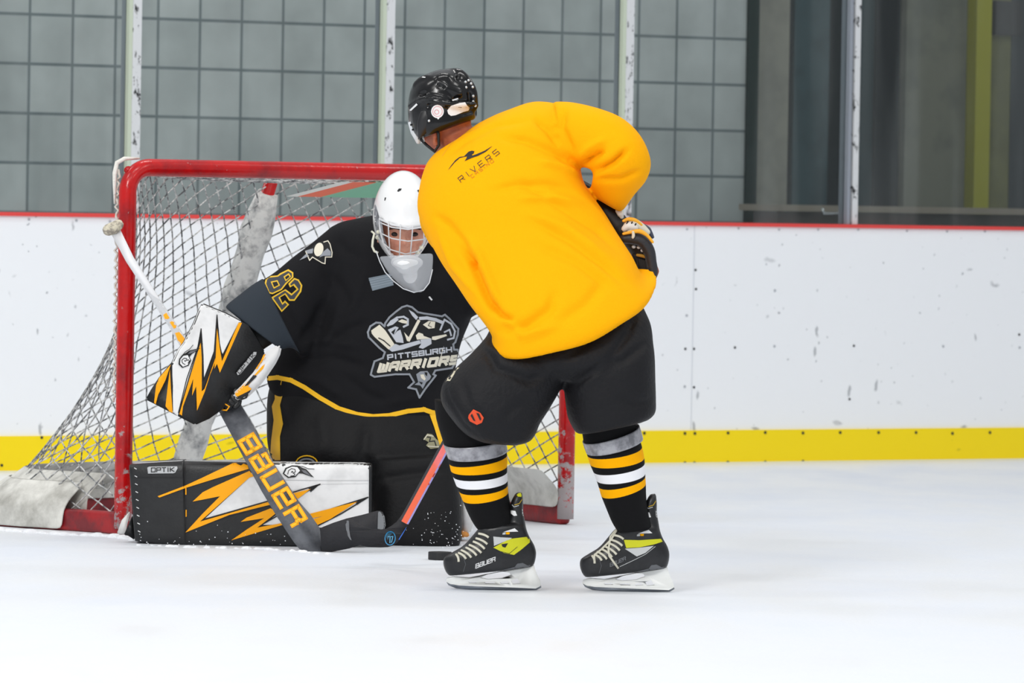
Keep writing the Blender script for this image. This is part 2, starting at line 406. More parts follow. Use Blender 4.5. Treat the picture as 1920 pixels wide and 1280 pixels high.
wall = bx_board('wall_back', -7, 9, 0, .1, 0, 1.055, BM)
kick = bx_board('baseboard_back', -7, 9, -.012, 0.0, 0, .148, KM)
bx_board('trim_1', -7, 9, -.012, .1, 1.054, 1.07, mat('red_cap', (226, 70, 66), .4))
bx_board('trim_2', -7, 9, -.02, .0, 0, .006, mat('ice_edge', (232, 230, 205), .5))
seamm = mat('panel_seam', (222, 225, 230), .6)
def bpl(x, y, d=0.0):
    P = onplane(x, y, BO + BN * d, BN); v = P - BO; return v.dot(BD), P.z
for i, x in enumerate((1299, -700 + 2)):
    t, _ = bpl(x, 600)
    bx_board('panel_joint', t - .0035, t + .0035, -.0012, 0.0, .15, 1.054, seamm, wall, None)
screwm = mat('screw_head', (55, 55, 58), .4, metal=.6); screwl = mat('filled_screw', (178, 182, 188), .6)
def screw(x, y, par, m, r=.0065, d=-.0):
    t, zz = bpl(x, y, d); V = []; n = 10
    for k in range(n):
        a = 2 * math.pi * k / n; V.append(BO + BD * (t + r * math.cos(a)) + BN * (d - .003) + Vector((0, 0, zz + r * math.sin(a))))
    for k in range(n):
        a = 2 * math.pi * k / n; V.append(BO + BD * (t + r * math.cos(a)) + BN * (d + .001) + Vector((0, 0, zz + r * math.sin(a))))
    F = [tuple(range(n))] + [(k, (k + 1) % n, (k + 1) % n + n, k + n) for k in range(n)]
    me = fixn(mesh('screw', V, F)); me.materials.append(m); o = bpy.data.objects.new('screw', me); COL.objects.link(o); o.parent = par; o.matrix_parent_inverse = par.matrix_world.inverted()
bpy.context.view_layer.update()
Z6 = lambda a, b: (1160 + a / 2.4618, 380 + b / 2.4618)
for a, b in ((315, 122), (553, 118), (740, 124), (920, 124), (1105, 124), (1330, 130), (1515, 132), (1690, 132)): screw(*Z6(a, b), wall, screwl, .005)
for a, b in ((356, 398), (307, 674), (347, 674), (536, 668), (347, 851), (1085, 660), (1065, 906), (354, 310), (1848, 608)): screw(*Z6(a, b), wall, screwm, .0055)
for a, b in ((718, 662), (304, 848), (1497, 662), (1850, 668), (720, 405), (313, 520)): screw(*Z6(a, b), wall, screwl, .006)
for a, b in ((118, 1063), (305, 1064), (351, 1064), (504, 1062), (676, 1060), (850, 1062), (1022, 1060), (1199, 1060), (1372, 1060), (1540, 1064), (1713, 1060), (305, 1200), (349, 1200), (503, 1197), (676, 1196), (850, 1193)): screw(*Z6(a, b), kick, screwm, .0068, -.012)
for a, b in ((78, 820), (3, 872)): screw(a, b, kick, screwm, .006, -.012)
for a, b in ((54, 411), (143, 413), (206, 415)): screw(a, b, wall, screwl, .006)
# ---- glass and its posts
def glass_mat():
    m = bpy.data.materials.new('shield_glass'); m.use_nodes = True; nt = m.node_tree; nt.nodes.clear()
    out = nt.nodes.new('ShaderNodeOutputMaterial'); tr = nt.nodes.new('ShaderNodeBsdfTransparent'); tr.inputs[0].default_value = (.95, .975, .965, 1)
    gl = nt.nodes.new('ShaderNodeBsdfGlossy'); gl.inputs['Roughness'].default_value = .03; fr = nt.nodes.new('ShaderNodeFresnel'); fr.inputs[0].default_value = 1.27
    df = nt.nodes.new('ShaderNodeBsdfDiffuse'); df.inputs[0].default_value = (.8, .85, .85, 1)
    n = nt.nodes.new('ShaderNodeTexNoise'); n.inputs['Scale'].default_value = 1.2; n.inputs['Detail'].default_value = 6
    tc = nt.nodes.new('ShaderNodeTexCoord'); mp = nt.nodes.new('ShaderNodeMapping'); mp.inputs['Scale'].default_value = (5, 1, .35); nt.links.new(tc.outputs['Object'], mp.inputs[0]); nt.links.new(mp.outputs[0], n.inputs['Vector'])
    r = nt.nodes.new('ShaderNodeMapRange'); r.inputs[1].default_value = .45; r.inputs[2].default_value = .8; r.inputs[3].default_value = .008; r.inputs[4].default_value = .065; nt.links.new(n.outputs[0], r.inputs[0])
    m1 = nt.nodes.new('ShaderNodeMixShader'); m2 = nt.nodes.new('ShaderNodeMixShader')
    nt.links.new(fr.outputs[0], m1.inputs[0]); nt.links.new(tr.outputs[0], m1.inputs[1]); nt.links.new(gl.outputs[0], m1.inputs[2])
    nt.links.new(r.outputs[0], m2.inputs[0]); nt.links.new(m1.outputs[0], m2.inputs[1]); nt.links.new(df.outputs[0], m2.inputs[2]); nt.links.new(m2.outputs[0], out.inputs[0]); return m
GM = glass_mat()
TP = [bpl(x, 300, .05)[0] for x in (243, 718, 1167, 1592)]
edges = [TP[0] - 2.6, TP[0] - 1.3] + TP + [TP[3] + 1.25, TP[3] + 2.5]
for i in range(len(edges) - 1):
    bx_board('window_%d' % (i + 1), edges[i] + .012, edges[i + 1] - .012, .045, .057, 1.071, 3.0, GM)
postm = mat('white_post_paint', (214, 216, 218), .5, (30, 30, 32), 30, (.56, .62), detail=5, stretch=(1.4, 1, .8))
postg = mat('post_gasket', (196, 206, 186), .5); alu = mat('post_aluminium', (160, 166, 176), .35, metal=.4)
LB = ['white glass support post at far left, above the left end of the goal crossbar', 'white glass support post with black scuffs, rising behind the middle of the crossbar',
      'white glass support post with black scuffs, rising behind the yellow jersey shoulder', 'white glass support post with grey edge, right of the dark doorway']
for i, t in enumerate(TP):
    e = E('glass_post', LB[i], 'post', 'posts holding the rink glass', BO + BD * t + BN * .04 + Vector((0, 0, 1.07)))
    bpy.context.view_layer.update()
    bx_board('post_face', t - .012 + (0 if i < 3 else .012), t + .030, .018, .044, 1.071, 3.0, postm, e, None)
    bx_board('gasket', t - .030, t - .0125, .02, .044, 1.071, 3.0, postg if i < 3 else alu, e, None)
    bx_board('back_channel', t - .025, t + .025, .0585, .09, 1.071, 3.0, alu, e, None)
# ---- block wall behind the glass
WD = 1.55
def wpl(x, y, d=WD):
    P = onplane(x, y, BO + BN * d, BN); v = P - BO; return v.dot(BD), P.z
def block_mat():
    m = bpy.data.materials.new('grey_glazed_block'); m.use_nodes = True; nt = m.node_tree; b = nt.nodes['Principled BSDF']; b.inputs['Roughness'].default_value = .5
    tc = nt.nodes.new('ShaderNodeTexCoord'); sp = nt.nodes.new('ShaderNodeSeparateXYZ'); cb = nt.nodes.new('ShaderNodeCombineXYZ'); nt.links.new(tc.outputs['Object'], sp.inputs[0])
    ax = nt.nodes.new('ShaderNodeMath'); ax.operation = 'ADD'; ax.inputs[1].default_value = 20 + BX; az = nt.nodes.new('ShaderNodeMath'); az.operation = 'ADD'; az.inputs[1].default_value = 4 * BH + BZ
    nt.links.new(sp.outputs[0], ax.inputs[0]); nt.links.new(sp.outputs[2], az.inputs[0]); nt.links.new(ax.outputs[0], cb.inputs[0]); nt.links.new(az.outputs[0], cb.inputs[1])
    br = nt.nodes.new('ShaderNodeTexBrick'); br.offset = 0; br.squash = 1; br.inputs['Scale'].default_value = 1; br.inputs['Mortar Size'].default_value = .0095; br.inputs['Mortar Smooth'].default_value = .6
    br.inputs['Brick Width'].default_value = BW; br.inputs['Row Height'].default_value = BH
    br.inputs['Color1'].default_value = lin((166, 171, 172)); br.inputs['Color2'].default_value = lin((180, 184, 185)); br.inputs['Mortar'].default_value = lin((104, 114, 118))
    nt.links.new(cb.outputs[0], br.inputs['Vector'])
    n = nt.nodes.new('ShaderNodeTexNoise'); n.inputs['Scale'].default_value = 5; n.inputs['Detail'].default_value = 6; nt.links.new(tc.outputs['Object'], n.inputs['Vector'])
    r = nt.nodes.new('ShaderNodeMapRange'); r.inputs[1].default_value = .3; r.inputs[2].default_value = .7; r.inputs[3].default_value = .85; r.inputs[4].default_value = 1.1; nt.links.new(n.outputs[0], r.inputs[0])
    x = nt.nodes.new('ShaderNodeMix'); x.data_type = 'RGBA'; x.blend_type = 'MULTIPLY'; x.inputs[0].default_value = 1; nt.links.new(br.outputs[0], x.inputs[6]); nt.links.new(r.outputs[0], x.inputs[7]); nt.links.new(x.outputs[2], b.inputs['Base Color']); return m
BH = .218; 
tj0 = wpl(295, 140)[0]; tj1 = wpl(1338, 140)[0]
nb = round((tj1 - tj0) / .213); BW = (tj1 - tj0) / nb; BX = (-(tj0 + 20)) % BW; zj = wpl(700, 139)[1]; BZ = (-(zj)) % BH
te = wpl(1397, 200)[0]
bx_board('wall_rear', -9, te, WD, WD + .3, 0, 4.0, block_mat())
bx_board('trim_3', te, te + .062, WD - .02, WD + .3, 0, 4.0, mat('dark_green_jamb', (18, 38, 36), .6, spec=.1))
# recess with doors, pillar and bench beyond the end of the block wall
RD = WD + .34
def rp(x): return wpl(x, 200, RD)[0]
tb = rp(1413)
bx_board('wall_right', tb - .3, 12, RD + .25, RD + .4, 0, 4.0, mat('recess_concrete', (92, 93, 87), .8, (76, 78, 72), 3))
def recess(name, x0, x1, m, d0=0, d1=.2, z0=0, z1=4.0, **k): return bx_board(name, rp(x0), rp(x1), RD + d0, RD + d1, z0, z1, m, **k)
recess('trim_4', 1416, 1478, mat('taupe_concrete', (134, 132, 122), .8, (122, 120, 112), 4))
dk1 = mat('dark_door_leaf', (24, 32, 36), .6, spec=.1); dk2 = mat('slate_door_leaf', (60, 78, 84), .6, (52, 68, 74), 4, spec=.1); dk3 = mat('teal_door_leaf', (26, 46, 52), .6, spec=.1)
d1 = recess('door_1', 1480, 1608, dk1, .1, .2, 0, 3.6); bpy.context.view_layer.update()
recess('door_panel', 1506, 1572, dk2, .08, .1, .15, 3.5, parent=d1, kind=None)
d2 = recess('door_2', 1609, 1708, dk3, .1, .2, 0, 3.6); bpy.context.view_layer.update()
recess('door_panel', 1660, 1704, mat('black_teal_panel', (10, 20, 26), .6, spec=.1), .08, .1, .15, 3.5, parent=d2, kind=None)
recess('trim_5', 1709, 1822, mat('olive_grey_concrete', (104, 105, 94), .8, (90, 92, 84), 3), .05, .25)
pole = recess('yellow_pole', 1824, 1852, mat('dull_yellow_paint', (144, 142, 30), .5), -.02, .06, 0, 4.0, kind=None)
tag(pole, 'dull yellow vertical pole beyond the glass near the right edge', 'pole')
recess('trim_6', 1853, 1905, mat('olive_panel', (98, 98, 58), .8, (86, 86, 52), 3), .05, .25)
recess('trim_7', 1906, 2100, mat('charcoal_panel', (30, 38, 44), .7), .05, .25)
sg = recess('wall_sign', 1864, 1914, mat('dark_sign', (26, 23, 27), .6), .0, .045, wpl(1890, 66, RD)[1], wpl(1890, 2, RD)[1], kind=None)
tag(sg, 'small dark framed notice high on the olive panel beside the yellow pole', 'sign')
bn = E('bench', 'low wooden bench behind the glass at the foot of the dark doors', 'bench', loc=BO + BD * rp(1450) + BN * 1.2)
bpy.context.view_layer.update()
def bench(n, x0, x1, z0, z1, m, da=1.0, db=1.35): bx_board(n, wpl(x0, 200, 1.2)[0], wpl(x1, 200, 1.2)[0], da, db, z0, z1, m, bn, None)
zs = wpl(1500, 384, 1.2)[1]
bench('seat', 1424, 1960, zs - .03, zs, mat('bench_board', (140, 130, 118), .5))
bench('front_panel', 1424, 1960, zs - .25, zs - .031, mat('bench_dark', (62, 62, 60), .6), 1.05, 1.08)
for x in (1440, 1700, 1940): bench('leg', x, x + 16, 0, zs - .031, mat('bench_leg', (70, 72, 74), .5), 1.09, 1.3)
hd = link('door_handle', fixn(mesh('h', *tubedata([Vector((0, 0, 0)) + BO + BD * wpl(1542, 395, .9)[0] + BN * .9 + Vector((0, 0, wpl(1542, 395, .9)[1] + .012)), BO + BD * wpl(1544, 400, .9)[0] + BN * .9 + Vector((0, 0, wpl(1544, 400, .9)[1])), BO + BD * wpl(1572, 400, .9)[0] + BN * .9 + Vector((0, 0, wpl(1572, 400, .9)[1]))], .007))), mat('chrome_latch', (210, 212, 215), .2, metal=.8))
tag(hd, 'small silver latch handle just above the boards left of the last glass post', 'handle')
# far side of the hall, behind the viewer
o = link('wall_front', mesh('wf', *boxdata((0, -16, 1.4), (60, .2, 2.8))), mat('far_white_wall', (225, 228, 230), .7), None, False); tag(o, kind='structure')
o = link('wall_left', mesh('wl', *boxdata((22, 9, .8), (.2, 60, 1.6))), mat('far_white_boards', (240, 242, 244), .6), None, False); tag(o, kind='structure')  # unseen low side boards, added for the pale band they reflect in the glass
# ================================================================== GOAL
TH = math.radians(36.9); GW = Vector((math.cos(TH), math.sin(TH), 0)); GDv = Vector((-math.sin(TH), math.cos(TH), 0)); GO = Vector((-1.31, 21.09, 0)); W = 1.89
def G(u, d, zz): return GO + GW * u + GDv * d + Vector((0, 0, zz))
goal = E('hockey_goal', 'red hockey goal with scuffed posts and white netting standing on the ice', 'goal', loc=GO)
HB = 1.245; rb = .085
path = [G(0, 0, .02)] + [G(0, 0, .02 + (HB - rb - .02) * k / 12) for k in range(1, 13)]
for k in range(1, 9):
    a = math.pi / 2 * k / 8; path.append(G(rb - rb * math.cos(a), 0, HB - rb + rb * math.sin(a)))
for k in range(1, 16): path.append(G(rb + (W - 2 * rb) * k / 16, 0, HB))
for k in range(0, 9):
    a = math.pi / 2 * (1 - k / 8); path.append(G(W - rb + rb * math.cos(a), 0, HB - rb + rb * math.sin(a)))
path += [G(W, 0, HB - rb - (HB - rb - .02) * k / 12) for k in range(1, 13)]
def red_mat():
    m = redpaint; nt = m.node_tree; b = nt.nodes['Principled BSDF']; tc = [n for n in nt.nodes if n.type == 'TEX_COORD'][0]
    base = b.inputs['Base Color'].links[0].from_socket
    n = nt.nodes.new('ShaderNodeTexNoise'); n.inputs['Scale'].default_value = 30; n.inputs['Detail'].default_value = 8; n.inputs['Roughness'].default_value = .7; nt.links.new(tc.outputs['Object'], n.inputs['Vector'])
    sp = nt.nodes.new('ShaderNodeSeparateXYZ'); nt.links.new(tc.outputs['Object'], sp.inputs[0])
    hz = nt.nodes.new('ShaderNodeMapRange'); hz.inputs[1].default_value = .42; hz.inputs[2].default_value = .0; hz.inputs[3].default_value = 0; hz.inputs[4].default_value = .17; nt.links.new(sp.outputs[2], hz.inputs[0])
    ad = nt.nodes.new('ShaderNodeMath'); ad.operation = 'ADD'; nt.links.new(n.outputs[0], ad.inputs[0]); nt.links.new(hz.outputs[0], ad.inputs[1])
    mx = nt.nodes.new('ShaderNodeMapRange'); mx.inputs[1].default_value = -.6; mx.inputs[2].default_value = .1; mx.inputs[3].default_value = 0; mx.inputs[4].default_value = .9; nt.links.new(sp.outputs[0], mx.inputs[0])
    mm = nt.nodes.new('ShaderNodeMath'); mm.operation = 'MULTIPLY'; nt.links.new(mx.outputs[0], mm.inputs[0]); nt.links.new(hz.outputs[0], mm.inputs[1]); a2 = nt.nodes.new('ShaderNodeMath'); a2.operation = 'ADD'; nt.links.new(ad.outputs[0], a2.inputs[0]); nt.links.new(mm.outputs[0], a2.inputs[1]); ad = a2
    r = nt.nodes.new('ShaderNodeMapRange'); r.inputs[1].default_value = .64; r.inputs[2].default_value = .70; nt.links.new(ad.outputs[0], r.inputs[0])
    x = nt.nodes.new('ShaderNodeMix'); x.data_type = 'RGBA'; nt.links.new(r.outputs[0], x.inputs[0]); nt.links.new(base, x.inputs[6]); x.inputs[7].default_value = lin((168, 158, 158)); nt.links.new(x.outputs[2], b.inputs['Base Color'])
red_mat()
link('front_frame', fixn(mesh('gf', *tubedata(path, .030, 20))), redpaint, goal)
# plan curves
def top_plan(n):
    P = []
    for i in range(n + 1):
        u = W * (1 - math.cos(math.pi * i / n)) / 2; P.append((u, .5 * (1 - abs(2 * u / W - 1) ** 2.6)))
    return resamp(P, n)
def base_plan(n, D=1.12, e=3.4, out=.15):
    P = []
    for i in range(n * 4 + 1):
        t = math.pi * i / (n * 4); c = math.cos(t); s = math.sin(t)
        P.append((W / 2 - (W / 2 + out * min(1, s * 3)) * math.copysign(abs(c) ** (2 / e), c), D * abs(s) ** (2 / e)))
    return resamp(P, n)
def resamp(P, n):
    P = np.array(P); L = np.r_[0, np.cumsum(np.hypot(*np.diff(P, axis=0).T))]; t = np.linspace(0, L[-1], n + 1)
    return np.c_[np.interp(t, L, P[:, 0]), np.interp(t, L, P[:, 1])]
N_, M_ = 72, 46
TPp, BPp = top_plan(N_), base_plan(N_)
def S(i, v, inn=0):
    """net surface; v 0 at the base, 1 at the top"""
    a = i / N_; p = 1 + 1.5 * abs(2 * a - 1) ** .7; k = (1 - v) ** p
    q = BPp[i] * k + TPp[i] * (1 - k); c = np.array((W / 2, .4)); q = q + (c - q) * inn
    return G(q[0], q[1], .05 + (HB - .07) * v)
bars = []
bp = base_plan(70)
def barstrip(pl, z0, z1, t):
    V = []; F = []; n = len(pl)
    for i, (u, d) in enumerate(pl):
        a = pl[max(i - 1, 0)]; b = pl[min(i + 1, n - 1)]; tn = np.array((b[0] - a[0], b[1] - a[1])); tn = tn / np.linalg.norm(tn); nn = np.array((-tn[1], tn[0])) * t / 2
        V += [G(u + nn[0], d + nn[1], z0), G(u - nn[0], d - nn[1], z0), G(u - nn[0], d - nn[1], z1), G(u + nn[0], d + nn[1], z1)]
    for i in range(n - 1):
        for j in range(4):
            k = (j + 1) % 4; F.append((i * 4 + j, i * 4 + k, i * 4 + 4 + k, i * 4 + 4 + j))
    F.append((3, 2, 1, 0)); F.append(tuple((n - 1) * 4 + j for j in range(4))); return V, F
bme = fixn(mesh('bf', *barstrip(bp, .0, .075, .05))); bme = baked(bme, [('BEVEL', dict(width=.014, segments=3))])
link('base_frame', bme, mat('red_base_paint', (165, 18, 26), .4, (120, 26, 34), 8, bump=.1, bs=60), goal)
link('top_frame', fixn(mesh('tf', *tubedata([G(u, d, HB - .01) for u, d in top_plan(40)], .014, 10))), redpaint, goal)
c0, c1 = G(W / 2, .5, HB - .01), G(W / 2, 1.09, .05)
link('centre_pipe', fixn(mesh('cp', *tubedata([c0, c1], .024, 14))), redpaint, goal)
padm = mat('scuffed_canvas_pad', (224, 224, 220), .8, (112, 114, 118), 16, (.46, .72), bump=.3, bs=30, detail=7)
pp = [c0.lerp(c1, t) for t in np.linspace(.06, .93, 16)]
pad = mesh('pad', *tubedata(pp, [.035] + [.052 + .004 * math.sin(k * 2.1) for k in range(14)] + [.05], 20)); fixn(pad); wobble(pad, .004, 30, 3)
o = link('post_padding', pad, padm, goal); o['label'] = 'scuffed grey canvas padding'
# netting: knotted twine, diamond mesh
def strand(segs, r):
    A = np.array([s[0] for s in segs]); B = np.array([s[1] for s in segs]); T = B - A; T /= np.linalg.norm(T, axis=1)[:, None] + 1e-9
    ref = np.array([.3, .2, .93]); n1 = np.cross(T, ref); n1 /= np.linalg.norm(n1, axis=1)[:, None] + 1e-9; n2 = np.cross(T, n1)
    V = np.concatenate([np.stack([A + r * (math.cos(g) * n1 + math.sin(g) * n2) for g in (0, 2.094, 4.188)], 1), np.stack([B + r * (math.cos(g) * n1 + math.sin(g) * n2) for g in (0, 2.094, 4.188)], 1)], 1)
    F = []
    for k in range(len(A)):
        b = k * 6; F += [(b, b + 1, b + 4, b + 3), (b + 1, b + 2, b + 5, b + 4), (b + 2, b, b + 3, b + 5)]
    return mesh('net', V.reshape(-1, 3), F)
jit = rng.normal(0, .0013, (N_ + 1, M_ + 1, 3))
def nd(i, j): return np.array(S(i, j / M_)) + jit[i, j]
LN, HN = 3.05, HB - .07
def Sf(sx, h):
    a = min(max(sx / LN * N_, 0), N_ - 1e-6); i = int(a); f = a - i; v = min(max(h / HN, 0), 1)
    return np.array(S(i, v)) * (1 - f) + np.array(S(i + 1, v)) * f
e1, e2 = np.array((.033, -.040)), np.array((.060, .026)); segs = []
def clip(A, B):
    t0, t1 = 0.0, 1.0; d = B - A
    for k, lim in ((0, LN), (1, HN)):
        for sg_, b in ((-1, 0.0), (1, lim)):
            dd = sg_ * d[k]; rem = sg_ * (b - A[k])
            if abs(dd) < 1e-9:
                if rem < 0: return None
            elif dd > 0: t1 = min(t1, rem / dd)
            else: t0 = max(t0, rem / dd)
    return (A + d * t0, A + d * t1) if t1 - t0 > .05 else None
def jj(p, q):
    r_ = np.random.default_rng(abs(p * 7919 + q * 104729) % 1000003); return r_.normal(0, .0014, 2)
for p in range(-60, 120):
    for q in range(-40, 140):
        A = p * e1 + q * e2
        if not (-.1 < A[0] < LN + .1 and -.1 < A[1] < HN + .1): continue
        A_ = A + jj(p, q)
        for dp, dq in ((1, 0), (0, 1)):
            B_ = A + dp * e1 + dq * e2 + jj(p + dp, q + dq); c_ = clip(A_, B_)
            if c_: segs.append((Sf(*c_[0]), Sf(*c_[1])))
twine = mat('net_twine', (222, 222, 220), .7, (95, 97, 100), 40, (.4, .6))
o = link('net', strand(segs, .0030), twine, goal); o['label'] = 'white knotted twine net'
MT = 18; segs = []
def tn(i, j):
    q = TPp[i]; f = j / MT; b = np.array(G(q[0], q[1] * f, HB - .012)); sg_ = .03 * math.sin(math.pi * i / N_) ** .6 * math.sin(math.pi * f) ** .8
    return b + np.array((0, 0, -sg_)) + jit[i, j]
for i in range(N_):
    for j in range(MT):
        if (i + j) % 2 == 0: segs.append((tn(i, j), tn(i + 1, j + 1)))
        else: segs.append((tn(i, j + 1), tn(i + 1, j)))
o = link('top_net', strand(segs, .0024), twine, goal)
# lacing of twine around the left corner
lc = []
for k in range(70):
    f = k / 69; zz = .45 + f * (HB - .46); lc.append(G(.0, .028 + .010 * math.sin(k * 2.4), zz) - GW * ((.024 + .003 * math.cos(k * 2.4)) * (1 - max(0, (zz - 1.15) / .09) * .3)))
link('lacing', fixn(mesh('lc', *tubedata(lc, .005, 6))), mat('lacing_cord', (214, 208, 198), .8), goal)
link('corner_wrap', fixn(mesh('cw', *tubedata([G(-.032, .03, 1.12), G(-.036, .028, 1.18), G(-.037, .026, HB - .02), G(-.030, .024, HB + .014), G(0, .024, HB + .029), G(.06, .024, HB + .031)], [.004, .006, .008, .008, .007, .004], 10))), mat('white_cord_wrap', (234, 230, 222), .8, bump=.5, bs=120), goal)
# canvas skirt inside the base and outside the left rear
canv = mat('canvas_skirt', (228, 227, 220), .85, (150, 148, 140), 7, (.4, .75), bump=.25, bs=25, detail=6)
def skirt(i0, i1, h0, h1, off, z0=.03):
    V = []; F = []; n = i1 - i0
    for k in range(n + 1):
        i = i0 + k; f = k / n; q = bp[i]; a = bp[max(i - 1, 0)]; b = bp[min(i + 1, 70)]; t = np.array((b[0] - a[0], b[1] - a[1])); t /= np.linalg.norm(t); nn = np.array((t[1], -t[0])) * -1
        h = h0 + (h1 - h0) * f
        for m_ in range(6):
            g = m_ / 5; ww = off * (1 + .0) + .006 * math.sin(i * 1.7 + m_) - (-1 if off > 0 else 1) * 0; qq = q + nn * ww * (1 if m_ < 5 else .9)
            lean = (.0 if off > 0 else .0); gg = max(0, g - .5) * 1.6; V.append(G(qq[0] + (W / 2 - qq[0]) * .10 * gg, qq[1] * (1 - .10 * gg), z0 + h * g))
    for k in range(n):
        for m_ in range(5): a = k * 6 + m_; F.append((a, a + 1, a + 7, a + 6))
    return baked(fixn(mesh('sk', V, F)), [('SOLIDIFY', dict(thickness=.004)), ('SUBSURF', dict(levels=1, render_levels=1))])
link('canvas_skirt', skirt(5, 60, .165, .15, .036, .004), canv, goal)
link('canvas_lining', skirt(4, 70, .14, .14, -.032, .06), canv, goal)
# striped banner laid under the top net
V = []; F = []
ns = 24
for i in range(ns + 1):
    for j in range(7):
        u = .94 + .60 * i / ns; f = .15 + .7 * j / 6; k = int(round(u / W * N_)); b = np.array(G(u, .49 * f * (1 - abs(2 * u / W - 1) ** 2.6), HB - .012)); b[2] -= .012 + .078 * f; V.append(b)
for i in range(ns):
    for j in range(6): a = i * 7 + j; F.append((a, a + 1, a + 8, a + 7))
me = mesh('bn', V, F)
bm_ = [mat('banner_white', (232, 232, 226), .6), mat('banner_orange', (240, 96, 48), .6), mat('banner_green', (110, 182, 146), .6)]
o = link('banner', me, bm_, goal)
for p in me.polygons:
    i = p.index // 6; p.material_index = 0 if i < 2 else 1 if i < 6 else 2
o['label'] = 'green, orange and white striped cloth under the top net'
# white hook strip by the left post foot
o = link('post_foot_strap', plate([(219, 1000), (228, 975), (243, 958), (236, 992), (233, 1002)], 21.0, .03, .003), mat('white_strap', (235, 235, 232), .6), goal)
# ================================================================== SKATER
YS = 18.45
def basis(f, up):
    f = Vector(f).normalized(); u = Vector(up); u = (u - f * u.dot(f)).normalized(); l = u.cross(f).normalized()
    return Matrix((f, l, u)).transposed()
def headdata(C, B, sc=1.0):
    V = []; F = []; seg = 48; rings = 36
    for i in range(rings + 1):
        a = math.pi * i / rings
        for j in range(seg):
            b = 2 * math.pi * j / seg; x, y, zz = math.sin(a) * math.cos(b), math.sin(a) * math.sin(b), math.cos(a)
            X = .098 * x; Yy = .077 * y; Z = .122 * zz
            if x < 0: X *= 1.08; Z = Z * (1 - .25 * max(0, -zz) * (-x))
            if zz < 0: Yy *= 1 - .30 * (-zz) ** 1.4
            fr = max(0, x)
            g = lambda y0, z0, wy, wz: math.exp(-((y - y0) / wy) ** 2 - ((zz - z0) / wz) ** 2) * fr
            X += .024 * g(0, -.16, .13, .12) + .010 * g(0, .0, .09, .2) + .005 * g(0, .2, .6, .09) + .007 * g(0, -.52, .22, .07) - .003 * g(0, -.47, .22, .03) + .012 * g(0, -.8, .25, .14)
            X -= .012 * (g(.42, .05, .2, .11) + g(-.42, .05, .2, .11)); X += .005 * (g(.55, -.2, .25, .15) + g(-.55, -.2, .25, .15))
            V.append(Vector(C) + B @ (Vector((X, Yy, Z)) * sc))
    for i in range(rings):
        for j in range(seg):
            k = (j + 1) % seg; F.append((i * seg + j, (i + 1) * seg + j, (i + 1) * seg + k, i * seg + k))
    ears = []
    for s in (1, -1):
        ears.append(elldata(Vector(C) + B @ Vector((-.008, s * .080, -.012)), (.017, .008, .032), 14, 10, B))
        ears.append(elldata(Vector(C) + B @ Vector((-.006, s * .084, -.038)), (.009, .006, .011), 10, 8, B))
    return join((V, F), *ears)
sk = E('person', 'person in a yellow practice jersey, black helmet and striped socks, seen from behind', 'person', loc=tuple(ice(1050, 1106)))
# body under the clothes, one surface
HC = pt(828, 226, 18.74); HB_ = basis((-.72, .52, -.42), (-.42, .0, .9))
P = lambda x, y, Y: pt(x, y, Y)
bodyS = join(headdata(HC, HB_, .9), elldata(P(816, 263, 18.68), (.011, .010, .021), 14, 10), elldata(P(819, 272, 18.675), (.008, .008, .009), 10, 8),
    capsdata([P(832, 240, 18.76), P(855, 262, 18.73), P(890, 300, 18.70)], [.058, .060, .085]),
    capsdata([P(900, 310, 18.7), P(960, 400, 18.62), P(1030, 510, 18.5), P(1075, 600, 18.42)], [.11, .14, .13, .15]),
    capsdata([P(905, 320, 18.7), P(1010, 275, 18.68), P(1110, 262, 18.59), P(1172, 300, 18.57), P(1140, 366, 18.69), P(1162, 420, 18.70), P(1192, 470, 18.66)], [.06, .04, .04, .035, .028, .024, .024]),
    capsdata([P(880, 330, 18.75), P(850, 400, 18.85), P(860, 450, 19.0), P(940, 480, 19.08), P(985, 515, 19.10)], [.06, .05, .042, .032, .028]),
    capsdata([P(1040, 620, 18.42), P(960, 720, 18.40), P(892, 800, 18.45), P(905, 900, 18.46), P(950, 1010, 18.47)], [.10, .08, .05, .045, .035]),
    capsdata([P(1120, 620, 18.42), P(1145, 720, 18.42), P(1142, 800, 18.45), P(1158, 900, 18.47), P(1196, 1010, 18.47)], [.10, .08, .05, .045, .035]))
body = link('body', blob(bodyS, .007, 3), skin_b, sk)
# jersey
tor = loftdata([(940, 630, 1217, 558, 18.40, .16, -38, 62), (930, 622, 1226, 549, 18.40, .195, -40, 74), (925, 604, 1223, 540, 18.40, .20, -34, 62), (880, 562, 1203, 522, 18.42, .19, -16, 34), (836, 505, 1184, 476, 18.48, .185, 4, 14), (800, 440, 1140, 410, 18.55, .195, 2, 8),
    (783, 392, 1096, 345, 18.60, .20, 0, 4), (788, 345, 1086, 292, 18.64, .19, 0, 0), (799, 313, 1070, 212, 18.68, .165, 0, -4), (809, 298, 1010, 190, 18.70, .13, -2, -4), (817, 290, 950, 206, 18.72, .10, -2, -3), (824, 287, 897, 230, 18.73, .075, 0, 0)], 64, 2.15, 6)
arm = loftdata([(1040, 192, 1050, 310, 18.63, .10), (1078, 193, 1070, 312, 18.60, .10), (1122, 202, 1093, 314, 18.57, .092), (1168, 222, 1106, 317, 18.55, .085), (1203, 256, 1112, 325, 18.54, .082),
    (1222, 300, 1111, 338, 18.55, .078), (1214, 336, 1109, 346, 18.57, .072), (1190, 366, 1108, 355, 18.60, .066), (1172, 392, 1112, 366, 18.63, .058), (1162, 399, 1122, 374, 18.63, .03)], 40, 2.1, 5)
